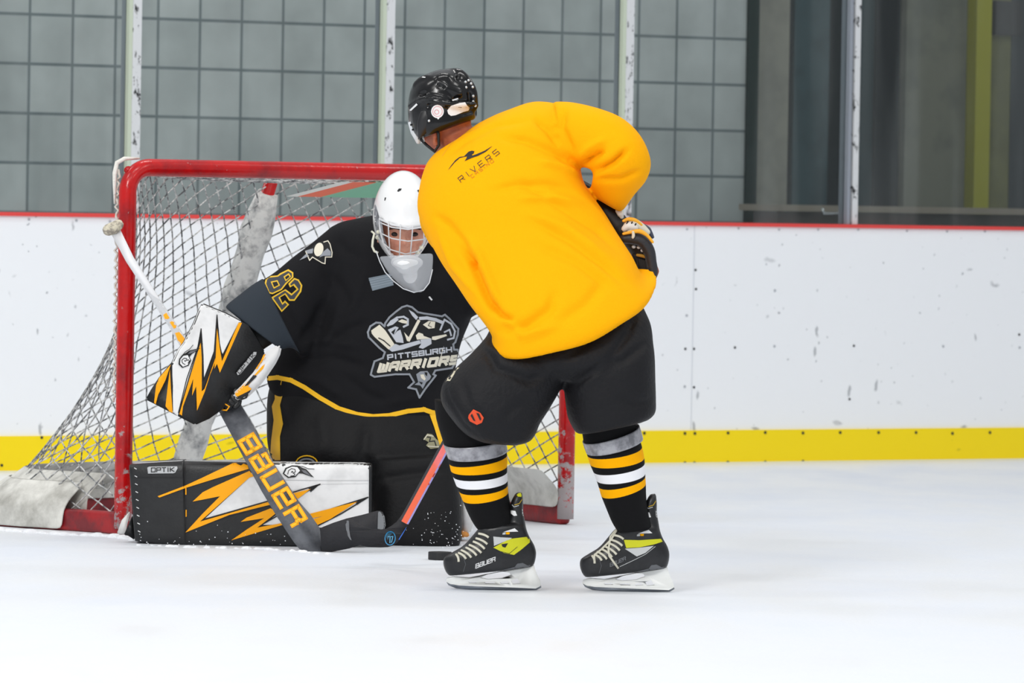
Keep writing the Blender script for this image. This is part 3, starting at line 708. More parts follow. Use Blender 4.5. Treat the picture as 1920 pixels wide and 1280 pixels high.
lsh = loftdata([(786, 392, 900, 350, 18.72, .14), (790, 430, 900, 400, 18.82, .11), (815, 468, 900, 440, 18.95, .085), (870, 500, 940, 455, 19.0, .07), (930, 500, 990, 470, 18.95, .055)], 32, 2.1, 4)
jm = blob(join(tor, arm, lsh), .0065, 5)
wobble(jm, .0025, 20, 5)
FS = [([(1092, 318), (1040, 285), (985, 262), (930, 255)], 9, -.007), ([(1094, 330), (1050, 312), (1000, 300)], 8, .006), ([(1085, 360), (1030, 345), (970, 345), (910, 360)], 9, -.0055), ([(1100, 385), (1040, 370), (960, 372)], 8, .005),
      ([(1085, 316), (1110, 296), (1135, 280)], 6, -.011), ([(1110, 325), (1150, 305), (1180, 278)], 7, -.013), ([(1080, 300), (1100, 280), (1140, 258)], 8, .006), ([(1114, 338), (1165, 336), (1205, 318)], 7, -.006), ([(1060, 200), (1052, 240), (1075, 290)], 9, -.006),
      ([(960, 330), (1040, 380), (1120, 430), (1170, 480)], 10, -.005), ([(975, 395), (1060, 425), (1150, 490)], 11, .005), ([(990, 410), (1070, 450), (1130, 495), (1180, 540)], 9, -.006), ([(990, 450), (1080, 490), (1160, 550)], 11, -.005),
      ([(850, 452), (880, 485), (905, 540), (925, 590)], 8, -.012), ([(870, 440), (900, 480), (925, 540), (945, 585)], 10, .010), ([(880, 485), (895, 500)], 7, -.010), ([(915, 560), (940, 590), (965, 602)], 7, -.014), ([(930, 620), (985, 612), (1030, 580), (1045, 540)], 12, -.008),
      ([(925, 575), (980, 628), (1050, 610)], 9, .006), ([(820, 430), (850, 500), (900, 560)], 7, .005), ([(810, 400), (840, 420), (890, 480)], 9, -.006), ([(830, 300), (870, 265), (930, 235), (1000, 225)], 7, -.003), ([(1000, 220), (1030, 245), (1050, 275)], 8, -.006), ([(1140, 520), (1100, 570), (1040, 610)], 14, -.005)]
folds(jm, [(a, b * .85, c * 2.0) for a, b, c in FS])
jer = link('jersey', jm, yellow, sk); tb_ = bvh(jm)
print_m = mat('dark_print', (28, 26, 24), .6); print_o = mat('thin_amber_print', (176, 96, 14), .7)
Z1 = lambda p: z(p, 740, 110, 4.923)
decal('swoosh_mark', [Z1([(490, 1030), (520, 985), (560, 935), (600, 905), (640, 900), (660, 880), (680, 858), (710, 848), (735, 852), (730, 872), (712, 885), (718, 893), (760, 878), (830, 848), (905, 802), (840, 858), (770, 895), (710, 915), (672, 932), (645, 944), (662, 918), (668, 900), (640, 905), (600, 915), (555, 955)])], print_m, tb_, jer, .002, 4)
t1 = text('RIVERS', *Z1([(612, 1140), (968, 872)]), Vector((-30, -38)) / 4.923, .55, 3.4); decal('lettering', t1, print_m, tb_, jer, .002, 4)
t1 = text('CASINO', *Z1([(715, 1100), (915, 950)]), Vector((-18, -22)) / 4.923, .6, 3.4); decal('lettering', t1, print_o, tb_, jer, .002, 4)
decal('collar_seam', ribbon([(829, 292), (845, 270), (868, 252), (898, 238)], 1.2), mat('amber_seam', (232, 160, 6), .8), tb_, jer, .001, 4)
# pants
hip = loftdata([(950, 560, 1185, 530, 18.44, .09), (925, 605, 1206, 575, 18.44, .12), (908, 645, 1222, 615, 18.43, .15), (915, 690, 1222, 665, 18.41, .165), (990, 712, 1200, 712, 18.41, .12)], 48, 2.3, 4)
ll = loftdata([(922, 620, 1060, 610, 18.44, .10), (886, 660, 1075, 680, 18.40, .15), (850, 694, 1052, 728, 18.38, .15), (829, 722, 1031, 765, 18.37, .15), (828, 755, 1012, 795, 18.36, .145), (848, 786, 1005, 812, 18.36, .135, 0, 4), (872, 812, 994, 826, 18.36, .12, 0, 4), (900, 826, 975, 832, 18.36, .08, 0, 3)], 44, 2.4, 5)
rl = loftdata([(1040, 640, 1218, 600, 18.44, .11), (1054, 700, 1227, 660, 18.42, .148), (1059, 745, 1229, 715, 18.42, .155), (1064, 780, 1230, 750, 18.42, .15), (1074, 802, 1229, 772, 18.42, .145, 0, 4), (1082, 812, 1218, 784, 18.42, .13, 0, 4)], 44, 2.6, 5)
pm = blob(join(hip, ll, rl), .0065, 5)
folds(pm, [([(905, 640), (930, 690), (990, 712), (1050, 700)], 9, -.012), ([(900, 610), (912, 650), (945, 672)], 8, .008), ([(1200, 560), (1180, 620), (1140, 680), (1075, 720)], 9, -.010), ([(1160, 660), (1120, 700), (1075, 740)], 8, .007), ([(1215, 640), (1170, 675), (1130, 680)], 7, -.008),
           ([(860, 700), (880, 760), (930, 810)], 9, -.005), ([(1000, 740), (960, 770), (940, 790)], 9, -.006), ([(1150, 740), (1190, 758), (1225, 750)], 8, -.006), ([(1040, 690), (1000, 730), (970, 740)], 8, .006), ([(1130, 600), (1090, 650), (1040, 690)], 10, -.005), ([(835, 715), (840, 745), (870, 795), (905, 822)], 4, -.004)])
pants = link('pants', pm, blackp, sk); tb_ = bvh(pm)
redor = mat('red_orange_patch', (226, 74, 28), .6)
Z3 = lambda p: z(p, 780, 540, 3.765)
decal('shield_patch', [Z3([(372, 895), (405, 855), (455, 880), (478, 915), (465, 950), (430, 965), (380, 940), (368, 915)]), ], redor, tb_, pants, .002, 5)
decal('shield_patch', [Z3([(385, 900), (395, 885), (420, 940), (405, 935)]), Z3([(425, 880), (445, 885), (462, 925), (452, 935)])], mblack, tb_, pants, .0035, 4)
decal('cream_badge', [Z3([(190, 652), (200, 618), (240, 560), (290, 532), (292, 560), (268, 610), (240, 655)])], mat('cream_badge', (214, 208, 184), .7), tb_, pants, .002, 5)
decal('cream_badge', ribbon(Z3([(215, 640), (240, 600), (262, 575)]), 1.6) + [Z3([(225, 640), (240, 620), (250, 630), (238, 645)])], mblack, tb_, pants, .0035, 4)
# socks, striped by band
sock_k = mat('black_sock_knit', (14, 14, 16), .85, bump=.2, bs=500, spec=.2); sock_y = mat('gold_sock_band', (255, 178, 0), .8, bump=.2, bs=500, spec=.1); sock_w = mat('white_sock_band', (242, 242, 246), .8, bump=.2, bs=500, spec=.1)
tapem = mat('clear_tape', (168, 168, 174), .25, (120, 120, 126), 18, (.4, .6), spec=.6)
def sock(secs, cuts):
    """cuts: material for each interval between sections"""
    V, F = loftdata(secs, 40, 2.1, 4); me = mesh('sock', V, F); mats_ = [sock_k, sock_y, sock_w]
    nb = 40 * 4
    for p in me.polygons:
        i = p.index // nb
        p.material_index = cuts[i] if i < len(cuts) else 0
    o = link('sock', fixn(me), mats_, sk); return o
bb = lambda L, R, th, dr=11: (*L, *R, YS, th, 0, dr)
s1 = sock([bb((815, 748), (960, 790), .10, 4), bb((818, 785), (950, 812), .095, 6), bb((834, 838), (946, 826), .085, 8), bb((842, 868), (951, 853), .080), bb((845, 881), (951, 873), .079), bb((849, 892), (951, 884), .078), bb((855, 908), (952, 900), .076), bb((860, 919), (952, 909), .075), bb((867, 936), (953, 922), .073), bb((878, 962), (958, 948), .068), bb((890, 984), (968, 972), .062, 8), bb((903, 999), (984, 990), .056, 5)], [0, 0, 0, 1, 0, 2, 0, 1, 0, 0, 0])
s2 = sock([bb((1080, 775), (1190, 770), .095, 4), bb((1090, 805), (1190, 792), .09, 6), bb((1096, 838), (1196, 812), .085, 8), bb((1101, 853), (1204, 838), .080), bb((1106, 869), (1208, 858), .079), bb((1112, 883), (1209, 868), .078), bb((1118, 899), (1210, 887), .076), bb((1122, 911), (1210, 893), .075), bb((1127, 928), (1211, 906), .073), bb((1137, 953), (1212, 935), .068), bb((1147, 977), (1216, 962), .062, 8), bb((1157, 994), (1222, 985), .056, 5)], [0, 0, 0, 1, 0, 2, 0, 1, 0, 0, 0])
for s, secs in ((s1, [(831, 832, 949, 820, YS, .096, 0, 10), (835, 844, 950, 832, YS, .093, 0, 11), (839, 856, 952, 844, YS, .090, 0, 12)]), (s2, [(1092, 828, 1199, 798, 18.45, .095, 0, 10), (1095, 838, 1203, 810, 18.45, .092, 0, 11), (1099, 848, 1206, 822, 18.45, .090, 0, 12)])):
    o = link('sock_tape', baked(fixn(mesh('t', *loftdata(secs, 40, 2.1, 3, (0, 0)))), [('SOLIDIFY', dict(thickness=.003))]), tapem, s); o['label'] = 'clear tape band below the knee'
# skates
bootm = mat('black_boot', (20, 21, 24), .38, (30, 31, 34), 20, spec=.5); lime = mat('lime_panel', (206, 206, 20), .45); silver = mat('silver_panel', (196, 198, 198), .4); greyf = mat('grey_foot_plate', (96, 98, 102), .4)
def skate(f, Y0, left):
    def q(*p): return [f(*a) for a in p]
    def sec(L, R, th, *r): L = f(*L); R = f(*R); return (*L, *R, Y0, th, *r)
    lo = loftdata([sec((842, 1079), (988, 1064), .036), sec((836, 1072), (1000, 1060), .043), sec((831, 1058), (1005, 1044), .047), sec((833, 1045), (1005, 1032), .047), sec((848, 1035), (1001, 1020), .046), sec((868, 1023), (995, 1010), .045), sec((884, 1006), (990, 1000), .045), sec((896, 992), (986, 988), .047), sec((906, 984), (982, 980), .040)], 36, 2.5, 4)
    ten = loftdata([sec((940, 998), (988, 998), .032), sec((952, 975), (984, 975), .030), sec((957, 960), (981, 958), .028), sec((957, 945), (981, 942), .026), sec((962, 932), (980, 930), .022), sec((968, 923), (979, 922), .012)], 24, 2.4, 3)
    o = link('skate', blob(join(lo, ten), .0045, 2), bootm, sk); o['label'] = 'black skate boot under the %s sock' % ('left' if left else 'right'); tr = bvh(o.data)
    Z4 = lambda p: [f(780 + a / 4, 800 + b / 4) for a, b in p]
    if left:
        decal('heel_panel', [Z4([(580, 905), (700, 840), (850, 822), (855, 865), (790, 920), (735, 960), (660, 945)])], lime, tr, o, .0012, 5)
        decal('heel_panel', [Z4([(640, 880), (690, 872), (670, 905), (650, 900)]), *ribbon(Z4([(600, 925), (700, 950), (760, 900)]), .8)], mblack, tr, o, .002, 4)
        decal('ankle_panel', [Z4([(580, 822), (640, 828), (720, 832), (700, 845), (585, 892)])], silver, tr, o, .0012, 5)
        decal('lettering', text('BaUer', *Z4([(448, 1060), (592, 1006)]), Vector((2, -30)) / 4, 1.1, 1.4), whitep, tr, o, .0016, 4)
    else:
        Z5 = lambda p: [(1040 + a / 3.765, 780 + b / 3.765) for a, b in p]
        decal('heel_panel', [Z5([(488, 872), (600, 875), (750, 865), (762, 885), (700, 905), (600, 925), (505, 930)])], lime, tr, o, .0012, 5)
        decal('ankle_panel', [Z5([(495, 935), (600, 928), (700, 915), (640, 965), (580, 990)]), *ribbon(Z5([(460, 1062), (560, 1015), (640, 975), (710, 920)]), .9)], silver, tr, o, .0014, 5)
        decal('lettering', text('BaUer', *Z5([(392, 1062), (500, 1015)]), Vector((0, -24)) / 3.765, .8, 1.4), mat('grey_lettering', (120, 122, 126), .5), tr, o, .0016, 4)
    for w_ in ([(655, 788), (740, 760), (768, 785)], [(710, 625), (745, 630), (758, 665), (735, 668), (712, 650)], [(795, 615), (806, 630), (806, 668), (797, 660)]): decal('tendon_window', [Z4(w_)], whitep, tr, o, .0012, 4)
    decal('tendon_tab', [Z4([(650, 795), (672, 790), (672, 806), (648, 808)])], silver, tr, o, .0014, 4); decal('tendon_tab', [Z4([(674, 790), (704, 790), (700, 806), (676, 806)])], sock_y, tr, o, .0014, 4)
    decal('tendon_mark', ribbon(Z4([(722, 585), (735, 600), (770, 590)]), 1.2), silver, tr, o, .0014, 4)
    decal('tendon_mark', ribbon(Z4([(740, 585), (775, 575), (795, 545)]), 1.6), mat('amber_mark', (170, 140, 30), .5), tr, o, .0014, 4)
    if left: decal('tendon_tip', [Z4([(755, 510), (775, 488), (795, 500), (790, 525), (765, 522)])], lime, tr, o, .0014, 4)
    decal('foot_plate', [Z4([(640, 1075), (740, 1050), (760, 1025), (800, 1020), (850, 1045), (880, 1030), (868, 1052), (800, 1070), (700, 1082)])], greyf, tr, o, .0014, 5)
    decal('toe_cap_seam', ribbon(Z4([(355, 1085), (372, 1030), (350, 960)]), .7), greyf, tr, o, .0012, 4)
    # laces: bows of cord crossing the tongue
    lcs = []
    for (a, b) in (((470, 800), (545, 830)), ((450, 835), (535, 880)), ((430, 860), (515, 915)), ((400, 885), (490, 945)), ((375, 905), (455, 965)), ((340, 925), (415, 980)), ((318, 945), (375, 990)), ((300, 955), (320, 1012))):
        pa, pb = Z4([a, b]); mid = ((pa[0] + pb[0]) / 2 + 3.0, (pa[1] + pb[1]) / 2 - 2.5); pts3 = []
        for t in np.linspace(0, 1, 9):
            x = (1 - t) ** 2 * pa[0] + 2 * t * (1 - t) * mid[0] + t * t * pb[0]; y = (1 - t) ** 2 * pa[1] + 2 * t * (1 - t) * mid[1] + t * t * pb[1]
            d = ray(x, y).normalized(); h = tr.ray_cast(CAMP, d); h0 = h[0] if h[0] is not None else tr.find_nearest(CAMP + d * (Y0 / d.y))[0]
            pts3.append(h0 - d * .0035)
        lcs.append(tubedata(pts3, .0036, 7))
    if not left:
        for seq in (((440, 795), (395, 850), (380, 940), (385, 985), (450, 1075)), ((440, 800), (400, 870), (330, 940), (280, 980), (282, 1018))):
            p3 = []
            for a, b in seq:
                x, y = 1040 + a / 3.765, 780 + b / 3.765; d = ray(x, y).normalized(); h = tr.ray_cast(CAMP, d); h0 = h[0] if h[0] is not None else tr.find_nearest(CAMP + d * (Y0 / d.y))[0]; p3.append(h0 - d * .007)
            lcs.append(tubedata(p3, .0032, 7))
    link('laces', fixn(mesh('laces', *join(*lcs))), cream, o)
    tongue = loftdata([sec((896, 1003), (930, 1005), .02), sec((886, 990), (918, 992), .026), sec((893, 978), (915, 980), .024), sec((905, 972), (912, 973), .012)], 20, 2.2, 3)
    # blade holder with openings, and the steel
    hold = [q((838, 1084), (850, 1081), (880, 1083), (896, 1080), (950, 1070), (990, 1064), (1001, 1060), (1006, 1075), (1013, 1090), (1014, 1098), (1004, 1103), (960, 1101), (900, 1099), (860, 1097), (843, 1094), (836, 1090)),
            q((900, 1083), (915, 1076), (940, 1071), (955, 1073), (958, 1078), (940, 1084), (915, 1086)), q((878, 1090), (892, 1090), (896, 1093), (880, 1093)), q((908, 1091), (926, 1090), (930, 1094), (910, 1094)), q((937, 1091), (950, 1089), (955, 1094), (940, 1095)), q((958, 1088), (970, 1084), (977, 1094), (962, 1095))]
    link('blade_holder', plate(hold, Y0 - .013, .026, .002), whitepl, o)
    link('runner', plate(q((836, 1089), (845, 1095), (880, 1098), (950, 1100), (1006, 1101), (1014, 1096), (1015, 1101), (1006, 1106), (950, 1107), (890, 1106), (856, 1103), (841, 1097)), Y0 - .0025, .005), steel, o)
    return o
ida = lambda x, y: (x, y)
fb = lambda x, y: ((x - 832) * .965 + 1088, (y - 1050) * 1.0 + 1053)
skL = skate(ida, ice(925, 1106).y, True); skR = skate(fb, ice(1185, 1109).y, False)
# helmet
hl = loftdata([(785, 262, 868, 232, 18.73, .085), (774, 248, 892, 222, 18.73, .105), (766, 225, 894, 204, 18.74, .115), (765, 196, 892, 180, 18.74, .118), (770, 168, 886, 158, 18.74, .112), (782, 149, 873, 143, 18.74, .095), (806, 136, 856, 132, 18.74, .06), (825, 130, 840, 129, 18.74, .02)], 48, 2.1, 5)
rid = [capsdata([P(838, 137, 18.74), P(862, 140, 18.70), P(884, 168, 18.68), P(890, 200, 18.69)], [.014, .018, .016, .012]), capsdata([P(780, 160, 18.70), P(800, 150, 18.68), P(828, 160, 18.64), P(862, 175, 18.635)], [.012, .018, .014, .01]), capsdata([P(768, 200, 18.70), P(800, 185, 18.63), P(850, 195, 18.62), P(890, 195, 18.66)], [.008, .012, .012, .008])]
hm = blob(join(hl, *rid), .0045, 9)
folds(hm, [([(820, 158), (835, 164)], 3, -.009), ([(858, 140), (861, 152)], 3, -.010), ([(785, 178), (800, 172)], 3, -.008), ([(846, 186), (858, 184)], 2.5, -.007), ([(800, 202), (806, 196)], 2.5, -.006), ([(766, 205), (790, 190), (815, 186), (860, 190)], 2.5, -.004), ([(780, 250), (785, 225), (800, 205)], 2.5, -.004), ([(812, 150), (830, 142), (850, 145)], 7, .006), ([(862, 215), (888, 208)], 3, -.004), ([(878, 170), (885, 210)], 2.5, -.006)])
hel = link('helmet', hm, blackpl, sk); tr = bvh(hm)
H1 = lambda p: z(p, 740, 110, 4.923)
decal('round_sticker', [ell(740 + 395 / 4.923, 110 + 487 / 4.923, 12, 12.5) , H1([(385, 540), (420, 538), (402, 562)])], whitep, tr, hel, .0012, 4)
decal('round_sticker', ribbon(ell(740 + 395 / 4.923, 110 + 487 / 4.923, 9, 9.5), .8, True) + ribbon(ell(740 + 388 / 4.923, 110 + 492 / 4.923, 4, 4), 1, True), mat('pink_print', (222, 130, 140), .6), tr, hel, .002, 3)
decal('white_sticker', [H1([(485, 478), (520, 435), (600, 408), (650, 402), (668, 430), (695, 455), (680, 480), (640, 490), (560, 522), (520, 528), (495, 510)])], whitep, tr, hel, .0012, 4)
for w_ in ([(135, 475), (200, 412), (212, 425), (150, 482)], [(530, 378), (585, 362), (588, 374), (533, 390)], [(255, 165), (285, 168), (282, 176), (256, 174)]): decal('helmet_label', [H1(w_)], whitep, tr, hel, .0012, 4)
for a, b in ((660, 265), (655, 215), (682, 200), (705, 230), (720, 262), (725, 345), (725, 395), (745, 435), (318, 573)):
    x, y = H1([(a, b)])[0]; d = ray(x, y).normalized(); h = tr.ray_cast(CAMP, d); h0 = h[0] if h[0] is not None else tr.find_nearest(CAMP + d * (18.7 / d.y))[0]
    link('helmet_screw', mesh('s', *elldata(h0, (.0042, .003, .0042), 10, 6)), mat('silver_screw', (205, 208, 210), .25, metal=.4), hel)
# ear guard, visor, strap
link('ear_guard', fixn(mesh('eg', *loftdata([(784, 262, 812, 240, 18.665, .014), (783, 250, 822, 222, 18.655, .015), (782, 230, 826, 205, 18.65, .015), (788, 210, 822, 195, 18.65, .012)], 20, 2.4, 4))), mat('satin_black', (24, 24, 27), .4), hel)
vis = mat('visor_plastic', (206, 212, 216), .08, alpha=.45, spec=.7)
V = []; F = []
for i in range(7):
    f = i / 6
    for j in range(5):
        g = j / 4; a = pt(762 + 3 * g, 224 + 4 * g, 18.68 + .02 * f); x = 764 + 18 * f + g * 3; y = 226 + 44 * f + 2 * g; V.append(pt(x + (j * 3.6), y - j * 1.5, 18.90 - .06 * j))
for i in range(6):
    for j in range(4): a = i * 5 + j; F.append((a, a + 1, a + 6, a + 5))
link('visor', baked(fixn(mesh('v', V, F)), [('SOLIDIFY', dict(thickness=.004)), ('SUBSURF', dict(levels=1, render_levels=1))]), vis, hel)
link('visor_edge', plate(H1([(122, 590), (160, 572), (180, 590), (240, 762), (228, 788), (205, 785), (150, 690)]), 18.70, .004, .001), mat('white_visor_rim', (216, 220, 224), .25), hel)
for a, b in ((150, 610), (166, 655)): link('visor_screw', mesh('s', *elldata(pt(740 + a / 4.923, 110 + b / 4.923, 18.697), (.003, .002, .003), 8, 6)), mblack, hel)
link('chin_strap', fixn(mesh('cs', *tubedata([pt(815, 232, 18.665), pt(822, 250, 18.655), pt(823, 272, 18.655), pt(815, 284, 18.68), pt(800, 272, 18.70), pt(788, 260, 18.70)], .0045, 8))), mblack, hel)
# glove on the raised elbow side
gl_b = mat('glove_black', (34, 35, 40), .5, bump=.15, bs=120); gl_y = mat('glove_gold', (240, 176, 40), .5)
g1 = join(capsdata([P(1110, 376, 18.70), P(1135, 398, 18.68), P(1160, 425, 18.66), P(1176, 455, 18.66)], [.03, .036, .036, .03]), capsdata([P(1165, 440, 18.66), P(1190, 450, 18.62), P(1208, 480, 18.62), P(1212, 515, 18.63), P(1208, 530, 18.64)], [.026, .036, .034, .026, .016]))
glove = link('glove', blob(g1, .005, 3), mblack, sk); glove['label'] = 'black and gold glove with cream laced cuff at the right hip'
Z7 = lambda a, b: (1090 + a / 6.4, 360 + b / 6.4)
def gt(pts, r, Y, m, nm): return link(nm, fixn(mesh(nm, *capsdata([P(*Z7(a, b), Y + (dy[0] if dy else 0)) for a, b, *dy in pts], r, 16, 5))), m, glove)
gt([(515, 560), (620, 560), (730, 590), (810, 700), (840, 840), (855, 960), (830, 1060), (790, 1130)], [.014, .017, .019, .018, .016, .016, .014, .010], 18.56, gl_b, 'cuff_roll')
gt([(505, 500), (600, 480), (700, 470), (790, 520), (855, 600)], [.004, .005, .007, .005, .004], 18.545, gl_y, 'gold_piping')
gt([(560, 400), (640, 380), (720, 430), (790, 480)], [.014, .015, .014, .010], 18.585, cream, 'laced_cuff')
gt([(520, 440), (570, 410), (640, 430)], [.010, .014, .012], 18.57, mat('cuff_white', (226, 226, 222), .6), 'laced_cuff')
gt([(505, 345), (570, 325), (650, 340), (720, 395)], [.004, .006, .006, .004], 18.575, gl_y, 'gold_piping')
gt([(740, 400), (800, 450), (855, 540)], [.006, .009, .005], 18.59, mat('navy_trim', (60, 66, 84), .5), 'cuff_trim')
for a, b, c, d in ((560, 350, 545, 380), (610, 360, 598, 385), (655, 380, 640, 405), (590, 430, 640, 450), (560, 470, 610, 455)): gt([(a, b), (c, d)], [.0022, .0022], 18.562, mblack if b < 400 else cream, 'lace_hole' if b < 400 else 'lace')
gt([(620, 480), (625, 520), (618, 545)], [.004, .005, .004], 18.54, cream, 'lace_end')
for a, b in ((630, 655), (690, 660), (735, 700), (772, 735)): link('stud', mesh('st', *elldata(P(*Z7(a, b), 18.57), (.0065, .006, .0055), 12, 8)), mat('pale_silver', (200, 202, 206), .3), glove)
gt([(670, 755), (730, 765), (800, 790)], [.004, .005, .004], 18.565, mat('dull_gold', (168, 122, 20), .5), 'gold_piping')
for k in range(4): gt([(700 + k * 22, 800 + k * 8), (712 + k * 25, 900 + k * 8), (735 + k * 22, 990 + k * 12), (760 + k * 12, 1060 + k * 8)], [.009, .0095, .009, .0075], 18.585, mblack, 'finger')
gt([(640, 760), (680, 850), (700, 930)], [.009, .010, .008], 18.60, mblack, 'thumb')
gt([(830, 1010), (825, 1070), (795, 1130)], [.003, .005, .004], 18.555, gl_y, 'gold_piping')
gt([(895, 880), (908, 950), (893, 1020)], [.003, .006, .003], 18.58, mat('rust_trim', (150, 70, 40), .6), 'cuff_trim')
gt([(225, 165), (265, 150), (300, 155)], [.0025, .003, .0025], 18.662, gl_y, 'gold_piping')
gt([(430, 225), (470, 265), (485, 300)], [.006, .010, .006], 18.63, mat('cuff_white', (226, 226, 222), .6), 'wrist_band')
g2 = link('glove', blob(join(capsdata([P(930, 478, 19.08), P(960, 495, 19.08)], [.055, .05]), capsdata([P(955, 490, 19.08), P(984, 512, 19.08), P(996, 528, 19.08)], [.042, .040, .030])), .006, 4), gl_b, sk)
for k in range(4): link('finger', fixn(mesh('f', *capsdata([P(990 + k * 5, 545 - k * 10, 19.06), P(1006 + k * 5, 550 - k * 10, 19.075), P(1017 + k * 5, 546 - k * 10, 19.135), P(1004 + k * 5, 540 - k * 10, 19.185)], [.013, .013, .012, .010], 12))), gl_b, g2)
link('thumb', fixn(mesh('f', *capsdata([P(985, 520, 19.07), P(999, 505, 19.075), P(1013, 498, 19.085)], [.014, .013, .010], 12))), gl_b, g2)
# ---- skater's stick
stick = E('hockey_stick', "skater's hockey stick with coral shaft and black taped blade behind the left leg", 'hockey stick', loc=tuple(pt(700, 1020, 19.45)))
coral = mat('coral_shaft', (255, 112, 74), .35, (255, 128, 128), 5); dgrey = mat('shaft_dark_edge', (58, 58, 62), .35); lav = mat('lavender_edge', (176, 168, 232), .35)
a0, a1 = pt(744, 1003, 19.42), pt(1102, 345, 19.02)
ax = (a1 - a0).normalized(); sd = ax.cross(Vector((0, -1, 0))).normalized(); nr_ = sd.cross(ax).normalized()
if nr_.y > 0: nr_ = -nr_
if sd.x > 0: sd = -sd
def prism(name, t0, t1, prof, ms, idx, taper=1):
    V = []; n = len(prof); A, B = a0.lerp(a1, t0), a0.lerp(a1, t1)
    for Q, k in ((A, 1), (B, taper)): V += [Q + sd * (x * k) + nr_ * (y * k) for x, y in prof]
    F = [tuple(range(n)), tuple(range(n, 2 * n))[::-1]] + [(i, (i + 1) % n, (i + 1) % n + n, i + n) for i in range(n)]
    me = mesh(name, V, F); me.polygons.foreach_set('material_index', [idx[0], idx[0]] + idx); return link(name, me, ms, stick, False)
prism('shaft', .04, .93, [(.016, .004), (.0085, .010), (-.010, .010), (-.0155, .005), (-.0155, -.010), (.016, -.010)], [dgrey, coral, lav], [0, 1, 2, 2, 0, 0])
prism('grip_tape', .93, 1.0, [(.018, .006), (.010, .012), (-.012, .012), (-.0175, .007), (-.0175, -.012), (.018, -.012)], [mblack], [0] * 6)
Z8 = lambda p: z(p, 600, 840, 5.817)
yb = lambda x, y: 19.42 + .05 * ((735 - x) / 90) ** 2 * (1 if x < 735 else 0)
bl = Z8([(300, 775), (330, 778), (370, 792), (420, 825), (480, 860), (540, 877), (600, 886), (660, 888), (720, 880), (775, 850), (830, 808), (880, 745), (920, 690), (960, 640), (1035, 700), (985, 790), (940, 870), (905, 935), (870, 990), (845, 1030), (800, 1060), (740, 1078), (660, 1082), (560, 1080), (500, 1075), (450, 1062), (420, 1050), (370, 1026), (330, 1000), (305, 960), (290, 910), (278, 860), (275, 810)])
bm2 = plate(bl, yb, .011, .002)
bd = link('blade', bm2, mat('black_blade_tape', (38, 38, 42), .7, bump=.2, bs=100), stick); tr = bvh(bm2)
decal('toe_edge', [Z8([(276, 812), (300, 777), (316, 800), (318, 880), (330, 960), (345, 1004), (330, 998), (305, 958), (288, 905)])], mat('worn_grey_edge', (112, 114, 118), .6), tr, bd, .001, 4)
cb = mat('blue_ring', (30, 130, 180), .5)
decal('ring_mark', ribbon(ell(600 + 765 / 5.817, 840 + 982 / 5.817, 9.6, 12.6, .1), 1.8, True), cb, tr, bd, .0012, 3)
decal('ring_mark', [Z8([(715, 955), (745, 900), (790, 925), (760, 960), (740, 1000)])], mat('dark_teal', (20, 74, 96), .5), tr, bd, .001, 3)
decal('ring_mark', ribbon(Z8([(742, 965), (765, 962), (762, 1030)]), 1.5) + ribbon(Z8([(775, 965), (795, 960), (780, 1025)]), 1.5), mat('pale_blue', (90, 170, 210), .5), tr, bd, .0016, 3)
decal('heel_edge', ribbon(Z8([(862, 995), (905, 925), (942, 868)]), 1.6), mat('blue_edge', (60, 120, 220), .4), tr, bd, .0012, 3)
tr = bvh([o for o in stick.children if o.name.startswith('shaft')][0])
so = [o for o in stick.children if o.name.startswith('shaft')][0]
decal('shaft_print', [Z8([(1300, 200), (1330, 160), (1352, 180), (1325, 240), (1300, 230)]), Z8([(1240, 310), (1262, 275), (1285, 300), (1260, 340), (1240, 335)]), Z8([(1180, 400), (1195, 385), (1200, 410), (1185, 425)])], mat('red_print', (226, 74, 50), .4), tr, so, .001, 4)
# ---- puck
pk = ice(815, 1053); pv = []
for zz, r in ((0, .0375), (.003, .0381), (.0225, .0381), (.0254, .0372)): pv.append((zz, r))
V = []; F = []; n = 40; PC = ice(825, 1049)
for zz, r in pv:
    for k in range(n): a = 2 * math.pi * k / n; V.append(PC + Vector((r * math.cos(a), r * math.sin(a), zz)))
for i in range(len(pv) - 1):
    for k in range(n): F.append((i * n + k, i * n + (k + 1) % n, (i + 1) * n + (k + 1) % n, (i + 1) * n + k))
F.append(tuple(range(n))[::-1]); F.append(tuple((len(pv) - 1) * n + k for k in range(n)))
o = link('puck', fixn(mesh('puck', V, F)), mat('puck_rubber', (30, 30, 32), .6), None, False); tag(o, 'black rubber puck on the ice just in front of the left skate toe', 'puck')
# ================================================================== GOALIE
go = E('person', 'person kneeling in goal in black jersey numbered 82 and white cage mask', 'person', loc=tuple(ice(600, 1020)))
GC = pt(757, 432, 20.79); GB = basis((.06, -1, -.22), (.0, -.22, 1))
gbody = join(headdata(GC, GB, 1.0),
    capsdata([P(757, 460, 20.83), P(757, 500, 20.98)], [.055, .075]),
    capsdata([P(755, 470, 21.03), P(740, 570, 21.05), P(700, 680, 21.05), P(670, 780, 21.05)], [.12, .15, .15, .16]),
    capsdata([P(700, 460, 21.03), P(620, 500, 21.0), P(550, 570, 20.9), P(470, 620, 20.82), P(425, 680, 20.78), P(422, 735, 20.76)], [.08, .065, .055, .045, .03, .028]),
    capsdata([P(820, 470, 21.03), P(890, 520, 21.0), P(940, 500, 20.9), P(990, 470, 20.85)], [.08, .065, .05, .04]),
    capsdata([P(640, 790, 21.05), P(600, 860, 20.95), P(600, 930, 20.92), P(450, 950, 20.95), P(300, 960, 21.0)], [.12, .09, .065, .05, .04]),
    capsdata([P(740, 790, 21.05), P(780, 880, 20.95), P(800, 950, 20.9), P(825, 965, 21.05), P(835, 972, 21.2)], [.12, .09, .06, .045, .035]))
